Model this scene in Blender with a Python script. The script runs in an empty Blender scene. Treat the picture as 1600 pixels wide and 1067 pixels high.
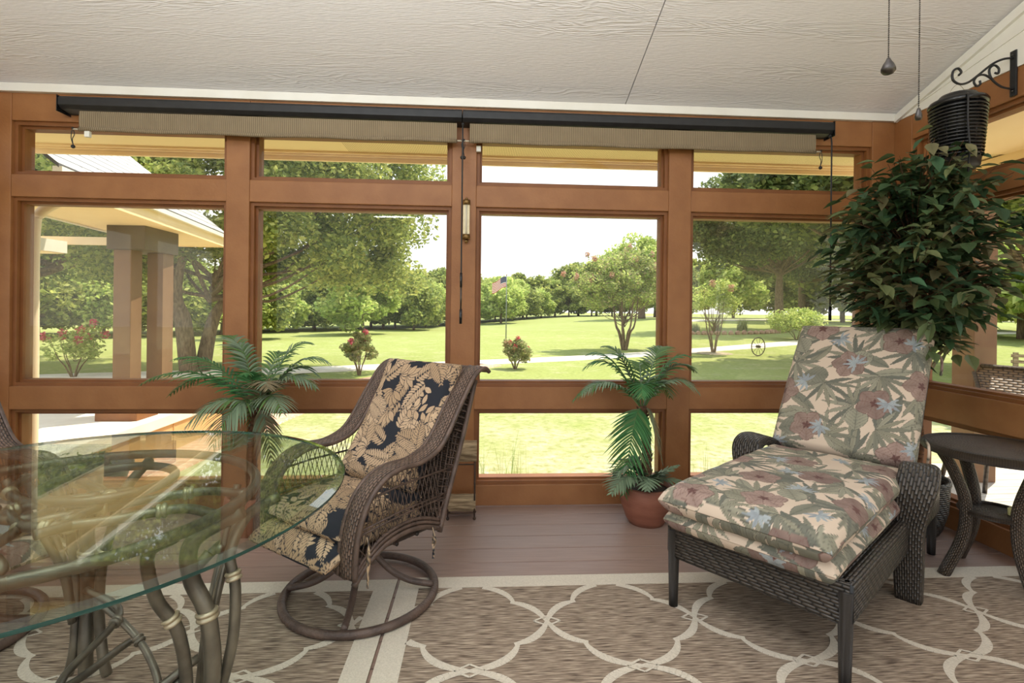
import bpy, bmesh, math, random
import numpy as np
from mathutils import Vector, Matrix

SC = bpy.context.scene
COL = SC.collection
R = math.radians
PI = math.pi
def lin(v):
    v = v / 255.0
    return v / 12.92 if v <= 0.04045 else ((v + 0.055) / 1.055) ** 2.4
def C(r, g, b): return (lin(r), lin(g), lin(b), 1.0)

# ------------------------------------------------------------------ camera, world, sun, exposure
cam_d = bpy.data.cameras.new('camera')
cam = bpy.data.objects.new('camera', cam_d)
COL.objects.link(cam)
cam_d.sensor_fit = 'HORIZONTAL'; cam_d.sensor_width = 36.0
cam_d.lens = 36.0 * 805.0 / 1600.0
cam_d.shift_x = -0.0003; cam_d.shift_y = -48.5 / 1600.0
cam_d.clip_start = 0.05; cam_d.clip_end = 600
cam.matrix_world = Matrix.Translation((0, -3.16, 1.2)) @ Matrix.Rotation(R(-3.42), 4, 'Z') @ Matrix.Rotation(R(90), 4, 'X') @ Matrix.Rotation(R(0.63), 4, 'Z')
SC.camera = cam

world = bpy.data.worlds.new('World'); SC.world = world
world.use_nodes = True
wn = world.node_tree; wn.nodes.clear()
wo = wn.nodes.new('ShaderNodeOutputWorld'); wb = wn.nodes.new('ShaderNodeBackground')
wt = wn.nodes.new('ShaderNodeTexCoord'); ws = wn.nodes.new('ShaderNodeSeparateXYZ'); wr = wn.nodes.new('ShaderNodeValToRGB')
wr.color_ramp.elements[0].position = 0.0; wr.color_ramp.elements[0].color = (1.0, 1.0, 1.0, 1)
wr.color_ramp.elements[1].position = 0.75; wr.color_ramp.elements[1].color = (0.72, 0.86, 1.0, 1)
wn.links.new(wt.outputs['Generated'], ws.inputs[0]); wn.links.new(ws.outputs['Z'], wr.inputs[0])
wn.links.new(wr.outputs[0], wb.inputs[0]); wn.links.new(wb.outputs[0], wo.inputs[0])
wb.inputs[1].default_value = 1.7

sun_d = bpy.data.lights.new('sun', 'SUN'); sun = bpy.data.objects.new('sun', sun_d); COL.objects.link(sun)
sun_d.energy = 7.0; sun_d.angle = R(0.6); sun_d.color = (1.0, 0.92, 0.78)
sun.rotation_euler = Vector((0.45, 0.305, 1.0)).to_track_quat('Z', 'Y').to_euler()
sun.location = (10, 6, 20)

SC.view_settings.view_transform = 'Standard'; SC.view_settings.look = 'None'
SC.view_settings.gamma = 1.0; SC.view_settings.use_curve_mapping = False
SC.view_settings.exposure = 0.0

# unseen fill lamps added behind the camera to brighten ceiling and room
for i, (lx, ly, lz, en) in enumerate([(-1.1, -3.2, 2.35, 130), (0.4, -3.3, 2.35, 70)]):
    ld = bpy.data.lights.new('fill_uplight', 'AREA'); lo = bpy.data.objects.new('fill_uplight', ld)
    COL.objects.link(lo); lo.location = (lx, ly, lz); ld.energy = en; ld.shape = 'DISK'; ld.size = 0.5; ld.color = (0.90, 0.95, 1.0)
    lo.rotation_euler = (R(180 - 12), 0, 0)      # shining up at the sloping ceiling, tilted towards the screen wall

# ------------------------------------------------------------------ materials
def newmat(name):
    m = bpy.data.materials.new(name); m.use_nodes = True
    nt = m.node_tree; nt.nodes.clear()
    out = nt.nodes.new('ShaderNodeOutputMaterial')
    return m, nt, out
def N(nt, t, **k):
    n = nt.nodes.new(t)
    for a, b in k.items(): setattr(n, a, b)
    return n
def math_node(nt, op, a, b=None, clamp=False):
    n = N(nt, 'ShaderNodeMath', operation=op, use_clamp=clamp)
    for i, v in enumerate((a, b)):
        if v is None: continue
        if isinstance(v, (int, float)): n.inputs[i].default_value = v
        else: nt.links.new(v, n.inputs[i])
    return n.outputs[0]
def mixc(nt, fac, a, b):
    n = N(nt, 'ShaderNodeMix', data_type='RGBA')
    for s, v in ((n.inputs[0], fac), (n.inputs[6], a), (n.inputs[7], b)):
        if isinstance(v, (int, float, tuple)): s.default_value = v
        else: nt.links.new(v, s)
    return n.outputs[2]
def nmat(name, c1, c2=None, scale=8.0, stretch=(1, 1, 1), rough=0.6, bump=0.0, bscale=None, metallic=0.0, coord='Object', detail=4.0, spec=0.5, contrast=(0.35, 0.65)):
    m, nt, out = newmat(name)
    bs = N(nt, 'ShaderNodeBsdfPrincipled'); nt.links.new(bs.outputs[0], out.inputs[0])
    bs.inputs['Roughness'].default_value = rough; bs.inputs['Metallic'].default_value = metallic
    bs.inputs['Specular IOR Level'].default_value = spec
    if c2 is None and not bump:
        bs.inputs['Base Color'].default_value = c1; return m
    tc = N(nt, 'ShaderNodeTexCoord'); mp = N(nt, 'ShaderNodeMapping'); mp.inputs['Scale'].default_value = stretch
    nt.links.new(tc.outputs[coord], mp.inputs[0])
    nz = N(nt, 'ShaderNodeTexNoise'); nz.inputs['Scale'].default_value = scale; nz.inputs['Detail'].default_value = detail
    nt.links.new(mp.outputs[0], nz.inputs[0])
    rp = N(nt, 'ShaderNodeValToRGB'); rp.color_ramp.elements[0].position = contrast[0]; rp.color_ramp.elements[1].position = contrast[1]
    rp.color_ramp.elements[0].color = c1; rp.color_ramp.elements[1].color = c2 or c1
    nt.links.new(nz.outputs[0], rp.inputs[0]); nt.links.new(rp.outputs[0], bs.inputs['Base Color'])
    if bump:
        bp = N(nt, 'ShaderNodeBump'); bp.inputs['Strength'].default_value = bump; bp.inputs['Distance'].default_value = 0.01
        src = nz.outputs[0]
        if bscale:
            n2 = N(nt, 'ShaderNodeTexNoise'); n2.inputs['Scale'].default_value = bscale; nt.links.new(mp.outputs[0], n2.inputs[0]); src = n2.outputs[0]
        nt.links.new(src, bp.inputs['Height']); nt.links.new(bp.outputs[0], bs.inputs['Normal'])
    return m
def weave_mat(name, dark, light, lu=0.030, lv=0.009, shift=0.25, rough=0.45, bump=0.8, var=0.5):
    """twill of flat strands in UV metres: rows of height lv, strands of length lu, each row shifted"""
    m, nt, out = newmat(name)
    bs = N(nt, 'ShaderNodeBsdfPrincipled'); nt.links.new(bs.outputs[0], out.inputs[0]); bs.inputs['Roughness'].default_value = rough
    tc = N(nt, 'ShaderNodeTexCoord'); sp = N(nt, 'ShaderNodeSeparateXYZ'); nt.links.new(tc.outputs['UV'], sp.inputs[0])
    v = math_node(nt, 'DIVIDE', sp.outputs[1], lv); row = math_node(nt, 'FLOOR', v); fv = math_node(nt, 'FRACT', v)
    u = math_node(nt, 'ADD', math_node(nt, 'DIVIDE', sp.outputs[0], lu), math_node(nt, 'MULTIPLY', row, shift))
    fu = math_node(nt, 'FRACT', u)
    a = math_node(nt, 'POWER', math_node(nt, 'SINE', math_node(nt, 'MULTIPLY', fu, PI)), 0.6)
    b = math_node(nt, 'POWER', math_node(nt, 'SINE', math_node(nt, 'MULTIPLY', fv, PI)), 0.7)
    hgt = math_node(nt, 'MULTIPLY', a, b)
    cb = N(nt, 'ShaderNodeCombineXYZ'); nt.links.new(math_node(nt, 'FLOOR', u), cb.inputs[0]); nt.links.new(row, cb.inputs[1])
    wn_ = N(nt, 'ShaderNodeTexWhiteNoise', noise_dimensions='2D'); nt.links.new(cb.outputs[0], wn_.inputs[0])
    mid = tuple(dark[i] * (1 - var) + light[i] * var for i in range(3)) + (1,)
    strand = mixc(nt, wn_.outputs[0], mid, light)
    gap = tuple(c * 0.25 for c in dark[:3]) + (1,)
    fac = math_node(nt, 'MULTIPLY', math_node(nt, 'SUBTRACT', hgt, 0.12), 2.2, clamp=True)
    nt.links.new(mixc(nt, fac, gap, strand), bs.inputs['Base Color'])
    bp = N(nt, 'ShaderNodeBump'); bp.inputs['Strength'].default_value = bump; bp.inputs['Distance'].default_value = 0.006
    nt.links.new(hgt, bp.inputs['Height']); nt.links.new(bp.outputs[0], bs.inputs['Normal'])
    return m
def attr_mat(name, rough=0.85, trans=0.0, bump=0.0, bscale=400, gain=None, spec=0.3):
    m, nt, out = newmat(name)
    at = N(nt, 'ShaderNodeAttribute', attribute_name='Col'); col = at.outputs['Color']
    bs = N(nt, 'ShaderNodeBsdfPrincipled'); bs.inputs['Roughness'].default_value = rough; bs.inputs['Specular IOR Level'].default_value = spec
    nt.links.new(col, bs.inputs['Base Color'])
    if bump:
        tc = N(nt, 'ShaderNodeTexCoord'); nz = N(nt, 'ShaderNodeTexNoise'); nz.inputs['Scale'].default_value = bscale
        nt.links.new(tc.outputs['Object'], nz.inputs[0])
        bp = N(nt, 'ShaderNodeBump'); bp.inputs['Strength'].default_value = bump; bp.inputs['Distance'].default_value = 0.002
        nt.links.new(nz.outputs[0], bp.inputs['Height']); nt.links.new(bp.outputs[0], bs.inputs['Normal'])
    if trans:
        tr = N(nt, 'ShaderNodeBsdfTranslucent'); nt.links.new(col, tr.inputs[0])
        mx = N(nt, 'ShaderNodeMixShader'); mx.inputs[0].default_value = trans
        nt.links.new(bs.outputs[0], mx.inputs[1]); nt.links.new(tr.outputs[0], mx.inputs[2]); nt.links.new(mx.outputs[0], out.inputs[0])
    else: nt.links.new(bs.outputs[0], out.inputs[0])
    return m
def thin_glass(name, tint, refl=1.0, dust=0.0, rough=0.0, dustcol=(0.9, 0.88, 0.8, 1)):
    m, nt, out = newmat(name)
    tr = N(nt, 'ShaderNodeBsdfTransparent'); tr.inputs[0].default_value = tint
    gl = N(nt, 'ShaderNodeBsdfGlossy'); gl.inputs['Roughness'].default_value = rough
    lw = N(nt, 'ShaderNodeLayerWeight'); lw.inputs[0].default_value = 0.5      # Schlick reflectance, same from both faces
    sch = math_node(nt, 'ADD', math_node(nt, 'MULTIPLY', math_node(nt, 'POWER', lw.outputs['Facing'], 5.0), 0.96), 0.04)
    mx = N(nt, 'ShaderNodeMixShader'); nt.links.new(math_node(nt, 'MULTIPLY', sch, refl, clamp=True), mx.inputs[0])
    base = tr.outputs[0]
    if dust:
        tl = N(nt, 'ShaderNodeBsdfTranslucent'); tl.inputs[0].default_value = dustcol
        tc = N(nt, 'ShaderNodeTexCoord'); nz = N(nt, 'ShaderNodeTexNoise'); nz.inputs['Scale'].default_value = 2.5; nz.inputs['Detail'].default_value = 5
        nt.links.new(tc.outputs['Object'], nz.inputs[0])
        m2 = N(nt, 'ShaderNodeMixShader'); nt.links.new(math_node(nt, 'MULTIPLY', nz.outputs[0], dust * 2), m2.inputs[0])
        nt.links.new(base, m2.inputs[1]); nt.links.new(tl.outputs[0], m2.inputs[2]); base = m2.outputs[0]
    nt.links.new(base, mx.inputs[1]); nt.links.new(gl.outputs[0], mx.inputs[2]); nt.links.new(mx.outputs[0], out.inputs[0])
    return m

M = {}
M['wood'] = nmat('painted_brown_wood', C(140, 91, 50), C(152, 102, 59), scale=6, stretch=(1, 1, 1), rough=0.5, bump=0.12, bscale=60)
M['wood_dark'] = nmat('brown_wood_jamb', C(120, 72, 34), C(132, 82, 40), scale=6, rough=0.55)
M['white'] = nmat('white_trim_paint', C(226, 222, 212), C(232, 229, 221), scale=5, rough=0.5)
M['floor'] = None
M['soffit'] = nmat('tan_soffit_paint', C(240, 212, 168), C(244, 218, 176), scale=3, rough=0.7)
M['black'] = nmat('black_painted_metal', C(20, 20, 22), C(30, 30, 32), scale=20, rough=0.5)
M['black_gloss'] = nmat('black_gloss_plastic', C(20, 20, 22), rough=0.22)
M['pewter'] = nmat('pewter_metal', C(64, 60, 58), C(92, 88, 84), scale=30, rough=0.35, metallic=0.9)
M['table_metal'] = nmat('brushed_brown_pewter', C(84, 78, 68), C(128, 120, 104), scale=9, stretch=(1, 1, 1), rough=0.36, metallic=0.6, bump=0.1)
M['collar_metal'] = nmat('pale_collar_metal', C(170, 156, 128), C(190, 176, 150), scale=30, rough=0.35, metallic=0.7)
M['terracotta'] = nmat('terracotta_clay', C(136, 84, 64), C(156, 100, 78), scale=5, stretch=(1, 1, 4), rough=0.6, bump=0.15, bscale=30)
M['bark'] = nmat('tree_bark', C(96, 78, 60), C(140, 118, 94), scale=6, stretch=(4, 4, 1), rough=0.9, bump=0.8)
M['bark_dark'] = nmat('palm_trunk_fibre', C(74, 50, 34), C(120, 86, 60), scale=30, stretch=(1, 1, 3), rough=0.95, bump=1.0)
M['concrete'] = nmat('pale_concrete', C(226, 214, 196), C(240, 230, 214), scale=3, rough=0.9)
M['brick'] = None
M['brown_weave'] = weave_mat('brown_wicker_braid', C(62, 48, 40), C(122, 98, 82), lu=0.022, lv=0.010, shift=0.5)
M['brown_wrap'] = nmat('brown_wrapped_cane', C(72, 56, 47), C(98, 78, 66), scale=20, stretch=(1, 1, 1), rough=0.5, bump=0.3, bscale=120)
M['dark_weave'] = weave_mat('charcoal_resin_weave', C(34, 30, 26), C(78, 70, 61), lu=0.044, lv=0.0115, shift=0.27, rough=0.4)
M['dark_weave_diag'] = weave_mat('charcoal_resin_twill', C(34, 30, 26), C(82, 74, 65), lu=0.028, lv=0.0115, shift=0.38, rough=0.36)
M['dark_wrap'] = weave_mat('charcoal_wrapped_leg', C(34, 30, 27), C(72, 65, 58), lu=0.5, lv=0.007, shift=0.0, rough=0.42, bump=0.6)
M['table_weave'] = weave_mat('taupe_resin_weave', C(48, 39, 31), C(96, 80, 64), lu=0.016, lv=0.007, shift=0.5)
M['print'] = attr_mat('printed_cotton', rough=0.9, bump=0.25, bscale=500)
M['leaf'] = attr_mat('tree_leaves', rough=0.6, trans=0.5)
M['silk_leaf'] = attr_mat('silk_leaves', rough=0.5, trans=0.12)
M['petal'] = attr_mat('flower_petals', rough=0.7, trans=0.3)
M['pane'] = thin_glass('window_glass', (0.985, 0.985, 0.975, 1), refl=0.3)
M['pane_dusty'] = thin_glass('dusty_window_glass', (0.96, 0.95, 0.92, 1), refl=0.5, dust=0.035, dustcol=(0.9, 0.85, 0.7, 1))
M['table_glass'] = thin_glass('table_glass', (0.90, 0.955, 0.925, 1), refl=1.25)
M['glass_edge'] = nmat('green_glass_edge', C(22, 62, 56), C(34, 82, 74), scale=10, rough=0.1)
M['cream'] = nmat('cream_border_yarn', C(196, 184, 164), C(212, 200, 180), scale=160, rough=0.95, bump=0.3, contrast=(0.3, 0.7))
M['siding'] = nmat('tan_painted_siding', C(205, 160, 104), C(215, 172, 116), scale=3, rough=0.75)
M['col_brown'] = nmat('light_brown_post_paint', C(116, 84, 58), C(128, 96, 68), scale=4, rough=0.7)
M['old_wood'] = nmat('weathered_log_wood', C(112, 92, 66), C(176, 154, 120), scale=18, stretch=(0.5, 4, 4), rough=0.9, bump=0.8)
M['rust'] = nmat('dark_iron', C(44, 34, 26), C(74, 52, 36), scale=20, rough=0.7)
M['rock'] = nmat('brown_rock', C(150, 112, 90), C(196, 160, 134), scale=5, rough=0.9, bump=0.5)
M['soil'] = nmat('dark_soil', C(60, 46, 34), C(84, 66, 50), scale=12, rough=0.95, bump=0.6)

def stripe_mat(name, a, b, freq, axis=0, rough=0.9):
    m, nt, out = newmat(name)
    bs = N(nt, 'ShaderNodeBsdfPrincipled'); nt.links.new(bs.outputs[0], out.inputs[0]); bs.inputs['Roughness'].default_value = rough
    tc = N(nt, 'ShaderNodeTexCoord'); sp = N(nt, 'ShaderNodeSeparateXYZ'); nt.links.new(tc.outputs['Object'], sp.inputs[0])
    f = math_node(nt, 'ADD', math_node(nt, 'MULTIPLY', math_node(nt, 'SINE', math_node(nt, 'MULTIPLY', sp.outputs[axis], freq * 2 * PI)), 0.5), 0.5)
    nz = N(nt, 'ShaderNodeTexNoise'); nz.inputs['Scale'].default_value = 9; nt.links.new(tc.outputs['Object'], nz.inputs[0])
    f2 = math_node(nt, 'ADD', math_node(nt, 'MULTIPLY', f, 0.7), math_node(nt, 'MULTIPLY', nz.outputs[0], 0.35), clamp=True)
    nt.links.new(mixc(nt, f2, a, b), bs.inputs['Base Color'])
    bp = N(nt, 'ShaderNodeBump'); bp.inputs['Strength'].default_value = 0.4; bp.inputs['Distance'].default_value = 0.003
    nt.links.new(f, bp.inputs['Height']); nt.links.new(bp.outputs[0], bs.inputs['Normal'])
    return m
M['shade'] = stripe_mat('ribbed_shade_fabric', C(98, 84, 64), C(150, 134, 108), 90)

def floor_mat():
    m, nt, out = newmat('stained_deck_boards')
    bs = N(nt, 'ShaderNodeBsdfPrincipled'); nt.links.new(bs.outputs[0], out.inputs[0]); bs.inputs['Roughness'].default_value = 0.5
    tc = N(nt, 'ShaderNodeTexCoord'); mp = N(nt, 'ShaderNodeMapping'); mp.inputs['Scale'].default_value = (1.2, 14, 1)
    nt.links.new(tc.outputs['Object'], mp.inputs[0])
    nz = N(nt, 'ShaderNodeTexNoise'); nz.inputs['Scale'].default_value = 4; nz.inputs['Detail'].default_value = 6; nt.links.new(mp.outputs[0], nz.inputs[0])
    n2 = N(nt, 'ShaderNodeTexNoise'); n2.inputs['Scale'].default_value = 1.3; nt.links.new(tc.outputs['Object'], n2.inputs[0])
    a = mixc(nt, nz.outputs[0], C(126, 100, 88), C(164, 136, 120))
    rp = N(nt, 'ShaderNodeValToRGB'); rp.color_ramp.elements[0].position = 0.45; rp.color_ramp.elements[1].position = 0.7
    nt.links.new(n2.outputs[0], rp.inputs[0])
    nt.links.new(mixc(nt, math_node(nt, 'MULTIPLY', rp.outputs[0], 0.5), a, C(150, 132, 122)), bs.inputs['Base Color'])
    bp = N(nt, 'ShaderNodeBump'); bp.inputs['Strength'].default_value = 0.2; nt.links.new(nz.outputs[0], bp.inputs['Height']); nt.links.new(bp.outputs[0], bs.inputs['Normal'])
    return m
M['floor'] = floor_mat()
def ceiling_mat():
    m, nt, out = newmat('embossed_white_panel')
    bs = N(nt, 'ShaderNodeBsdfPrincipled'); nt.links.new(bs.outputs[0], out.inputs[0]); bs.inputs['Roughness'].default_value = 0.6
    bs.inputs['Base Color'].default_value = C(230, 227, 228)
    tc = N(nt, 'ShaderNodeTexCoord'); mp = N(nt, 'ShaderNodeMapping'); mp.inputs['Scale'].default_value = (0.9, 9, 9)
    nt.links.new(tc.outputs['Object'], mp.inputs[0])
    nz = N(nt, 'ShaderNodeTexNoise'); nz.inputs['Scale'].default_value = 1.6; nz.inputs['Detail'].default_value = 3; nz.inputs['Distortion'].default_value = 0.6
    nt.links.new(mp.outputs[0], nz.inputs[0])
    g = math_node(nt, 'FRACT', math_node(nt, 'MULTIPLY', nz.outputs[0], 14))
    g = math_node(nt, 'POWER', math_node(nt, 'SINE', math_node(nt, 'MULTIPLY', g, PI)), 4.0)
    n3 = N(nt, 'ShaderNodeTexNoise'); n3.inputs['Scale'].default_value = 26; nt.links.new(mp.outputs[0], n3.inputs[0])
    n4 = N(nt, 'ShaderNodeTexNoise'); n4.inputs['Scale'].default_value = 0.7; nt.links.new(mp.outputs[0], n4.inputs[0])
    msk = math_node(nt, 'MULTIPLY', math_node(nt, 'SUBTRACT', n4.outputs[0], 0.42), 5, clamp=True)
    hh = math_node(nt, 'ADD', math_node(nt, 'MULTIPLY', math_node(nt, 'MULTIPLY', g, msk), 0.6), math_node(nt, 'MULTIPLY', n3.outputs[0], 0.8))
    bp = N(nt, 'ShaderNodeBump'); bp.inputs['Strength'].default_value = 0.55; bp.inputs['Distance'].default_value = 0.006
    nt.links.new(hh, bp.inputs['Height']); nt.links.new(bp.outputs[0], bs.inputs['Normal'])
    return m
M['ceiling'] = ceiling_mat()
def rug_mat():
    m, nt, out = newmat('striated_taupe_weave')
    bs = N(nt, 'ShaderNodeBsdfPrincipled'); nt.links.new(bs.outputs[0], out.inputs[0]); bs.inputs['Roughness'].default_value = 0.95; bs.inputs['Specular IOR Level'].default_value = 0.1
    tc = N(nt, 'ShaderNodeTexCoord'); mp = N(nt, 'ShaderNodeMapping'); mp.inputs['Scale'].default_value = (9, 130, 1)
    nt.links.new(tc.outputs['Object'], mp.inputs[0])
    nz = N(nt, 'ShaderNodeTexNoise'); nz.inputs['Scale'].default_value = 1.6; nz.inputs['Detail'].default_value = 3; nt.links.new(mp.outputs[0], nz.inputs[0])
    rp = N(nt, 'ShaderNodeValToRGB'); e = rp.color_ramp.elements
    e[0].position = 0.34; e[0].color = C(92, 78, 66); e[1].position = 0.66; e[1].color = C(180, 162, 140)
    mid = e.new(0.5); mid.color = C(142, 124, 106)
    nt.links.new(nz.outputs[0], rp.inputs[0]); nt.links.new(rp.outputs[0], bs.inputs['Base Color'])
    bp = N(nt, 'ShaderNodeBump'); bp.inputs['Strength'].default_value = 0.3; bp.inputs['Distance'].default_value = 0.002
    nt.links.new(nz.outputs[0], bp.inputs['Height']); nt.links.new(bp.outputs[0], bs.inputs['Normal'])
    return m
M['rug'] = rug_mat()
def grass_mat():
    m, nt, out = newmat('mown_grass')
    bs = N(nt, 'ShaderNodeBsdfPrincipled'); nt.links.new(bs.outputs[0], out.inputs[0]); bs.inputs['Roughness'].default_value = 0.95; bs.inputs['Specular IOR Level'].default_value = 0.1
    tc = N(nt, 'ShaderNodeTexCoord')
    n1 = N(nt, 'ShaderNodeTexNoise'); n1.inputs['Scale'].default_value = 0.22; n1.inputs['Detail'].default_value = 5
    n2 = N(nt, 'ShaderNodeTexNoise'); n2.inputs['Scale'].default_value = 9; n2.inputs['Detail'].default_value = 6; n2.inputs['Roughness'].default_value = 0.7
    n3 = N(nt, 'ShaderNodeTexNoise'); n3.inputs['Scale'].default_value = 1.7; n3.inputs['Detail'].default_value = 4
    for n in (n1, n2, n3): nt.links.new(tc.outputs['Object'], n.inputs[0])
    sp = N(nt, 'ShaderNodeSeparateXYZ'); nt.links.new(tc.outputs['Object'], sp.inputs[0])
    # dry straw near the house, richer green further out
    near = math_node(nt, 'SUBTRACT', 1.0, math_node(nt, 'DIVIDE', sp.outputs[1], 6.5), clamp=True)
    dry = math_node(nt, 'MULTIPLY', math_node(nt, 'ADD', near, math_node(nt, 'MULTIPLY', math_node(nt, 'SUBTRACT', n3.outputs[0], 0.5), 1.6)), 0.95, clamp=True)
    n2r = math_node(nt, 'MULTIPLY', math_node(nt, 'SUBTRACT', n2.outputs[0], 0.32), 2.6, clamp=True)
    a = mixc(nt, n2r, C(112, 124, 58), C(158, 166, 96))
    a = mixc(nt, math_node(nt, 'MULTIPLY', n1.outputs[0], 0.5), a, C(170, 174, 112))
    nt.links.new(mixc(nt, dry, a, mixc(nt, n2r, C(146, 142, 92), C(214, 204, 180))), bs.inputs['Base Color'])
    bp = N(nt, 'ShaderNodeBump'); bp.inputs['Strength'].default_value = 0.5; bp.inputs['Distance'].default_value = 0.03
    nt.links.new(n2.outputs[0], bp.inputs['Height']); nt.links.new(bp.outputs[0], bs.inputs['Normal'])
    return m
M['grass'] = grass_mat()
def brick_mat(name, c1, c2, mortar, sc, w=0.5, h=0.25, ms=0.02, coord='Object'):
    m, nt, out = newmat(name)
    bs = N(nt, 'ShaderNodeBsdfPrincipled'); nt.links.new(bs.outputs[0], out.inputs[0]); bs.inputs['Roughness'].default_value = 0.85
    tc = N(nt, 'ShaderNodeTexCoord'); b = N(nt, 'ShaderNodeTexBrick'); nt.links.new(tc.outputs[coord], b.inputs[0])
    b.inputs['Color1'].default_value = c1; b.inputs['Color2'].default_value = c2; b.inputs['Mortar'].default_value = mortar
    b.inputs['Scale'].default_value = sc; b.inputs['Brick Width'].default_value = w; b.inputs['Row Height'].default_value = h; b.inputs['Mortar Size'].default_value = ms
    nt.links.new(b.outputs[0], bs.inputs['Base Color'])
    return m
M['brick'] = brick_mat('pink_brick_paving', C(214, 164, 138), C(198, 148, 122), C(222, 196, 172), 2.2)
M['shingle'] = brick_mat('grey_asphalt_shingles', C(190, 188, 184), C(170, 168, 166), C(84, 82, 82), 1.0, w=0.9, h=0.16, ms=0.012, coord='UV')
def perforated_mat():
    m, nt, out = newmat('perforated_soffit')
    bs = N(nt, 'ShaderNodeBsdfPrincipled'); nt.links.new(bs.outputs[0], out.inputs[0]); bs.inputs['Roughness'].default_value = 0.7
    tc = N(nt, 'ShaderNodeTexCoord'); sp = N(nt, 'ShaderNodeSeparateXYZ'); nt.links.new(tc.outputs['Object'], sp.inputs[0])
    k = 2 * PI / 0.024
    a = math_node(nt, 'SINE', math_node(nt, 'MULTIPLY', math_node(nt, 'ADD', sp.outputs[0], sp.outputs[1]), k))
    b = math_node(nt, 'SINE', math_node(nt, 'MULTIPLY', math_node(nt, 'SUBTRACT', sp.outputs[0], sp.outputs[1]), k))
    dot = math_node(nt, 'GREATER_THAN', math_node(nt, 'MULTIPLY', a, b), 0.42)
    pos = math_node(nt, 'GREATER_THAN', sp.outputs[0], -0.95)
    nt.links.new(mixc(nt, math_node(nt, 'MULTIPLY', dot, pos), C(244, 222, 176), C(140, 118, 80)), bs.inputs['Base Color'])
    return m
M['perforated'] = perforated_mat()

# ------------------------------------------------------------------ object helpers
def tag(o, label=None, cat=None, group=None, kind=None):
    if label: o['label'] = label
    if cat: o['category'] = cat
    if group: o['group'] = group
    if kind: o['kind'] = kind
    return o
def thing(name, label, cat, loc=(0, 0, 0), rz=0.0, group=None):
    o = bpy.data.objects.new(name, None); COL.objects.link(o); o.empty_display_size = 0.1
    o.location = loc; o.rotation_euler = (0, 0, rz)
    return tag(o, label, cat, group)
def copy_tree(o, parent=None):
    c = o.copy(); COL.objects.link(c); c.parent = parent
    for ch in list(o.children): copy_tree(ch, c)
    return c
def frames(pts, closed=False, up=None):
    P = [Vector(p) for p in pts]; n = len(P); T = []
    for i in range(n):
        if closed: t = P[(i + 1) % n] - P[i - 1]
        else: t = P[min(i + 1, n - 1)] - P[max(i - 1, 0)]
        T.append(t.normalized() if t.length > 1e-9 else Vector((0, 0, 1)))
    a = up if up is not None else (Vector((0, 0, 1)) if abs(T[0].z) < 0.9 else Vector((1, 0, 0)))
    a = Vector(a); out = []
    for i in range(n):
        if up is not None: a = Vector(up)
        x = a - T[i] * a.dot(T[i])
        if x.length < 1e-6: x = T[i].orthogonal()
        x.normalize(); y = T[i].cross(x).normalized(); out.append((x, y)); a = x
    return P, T, out
def catmull(pts, k=6, closed=False):
    P = [Vector(p) for p in pts]; n = len(P); out = []
    rng = range(n) if closed else range(n - 1)
    for i in rng:
        p0 = P[(i - 1) % n] if closed or i > 0 else P[0] * 2 - P[1]
        p1 = P[i]; p2 = P[(i + 1) % n]
        p3 = P[(i + 2) % n] if closed or i + 2 < n else P[n - 1] * 2 - P[n - 2]
        for j in range(k):
            t = j / k
            out.append(0.5 * ((2 * p1) + (p2 - p0) * t + (2 * p0 - 5 * p1 + 4 * p2 - p3) * t * t + (3 * p1 - p0 - 3 * p2 + p3) * t ** 3))
    if not closed: out.append(P[-1])
    return out
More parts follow.
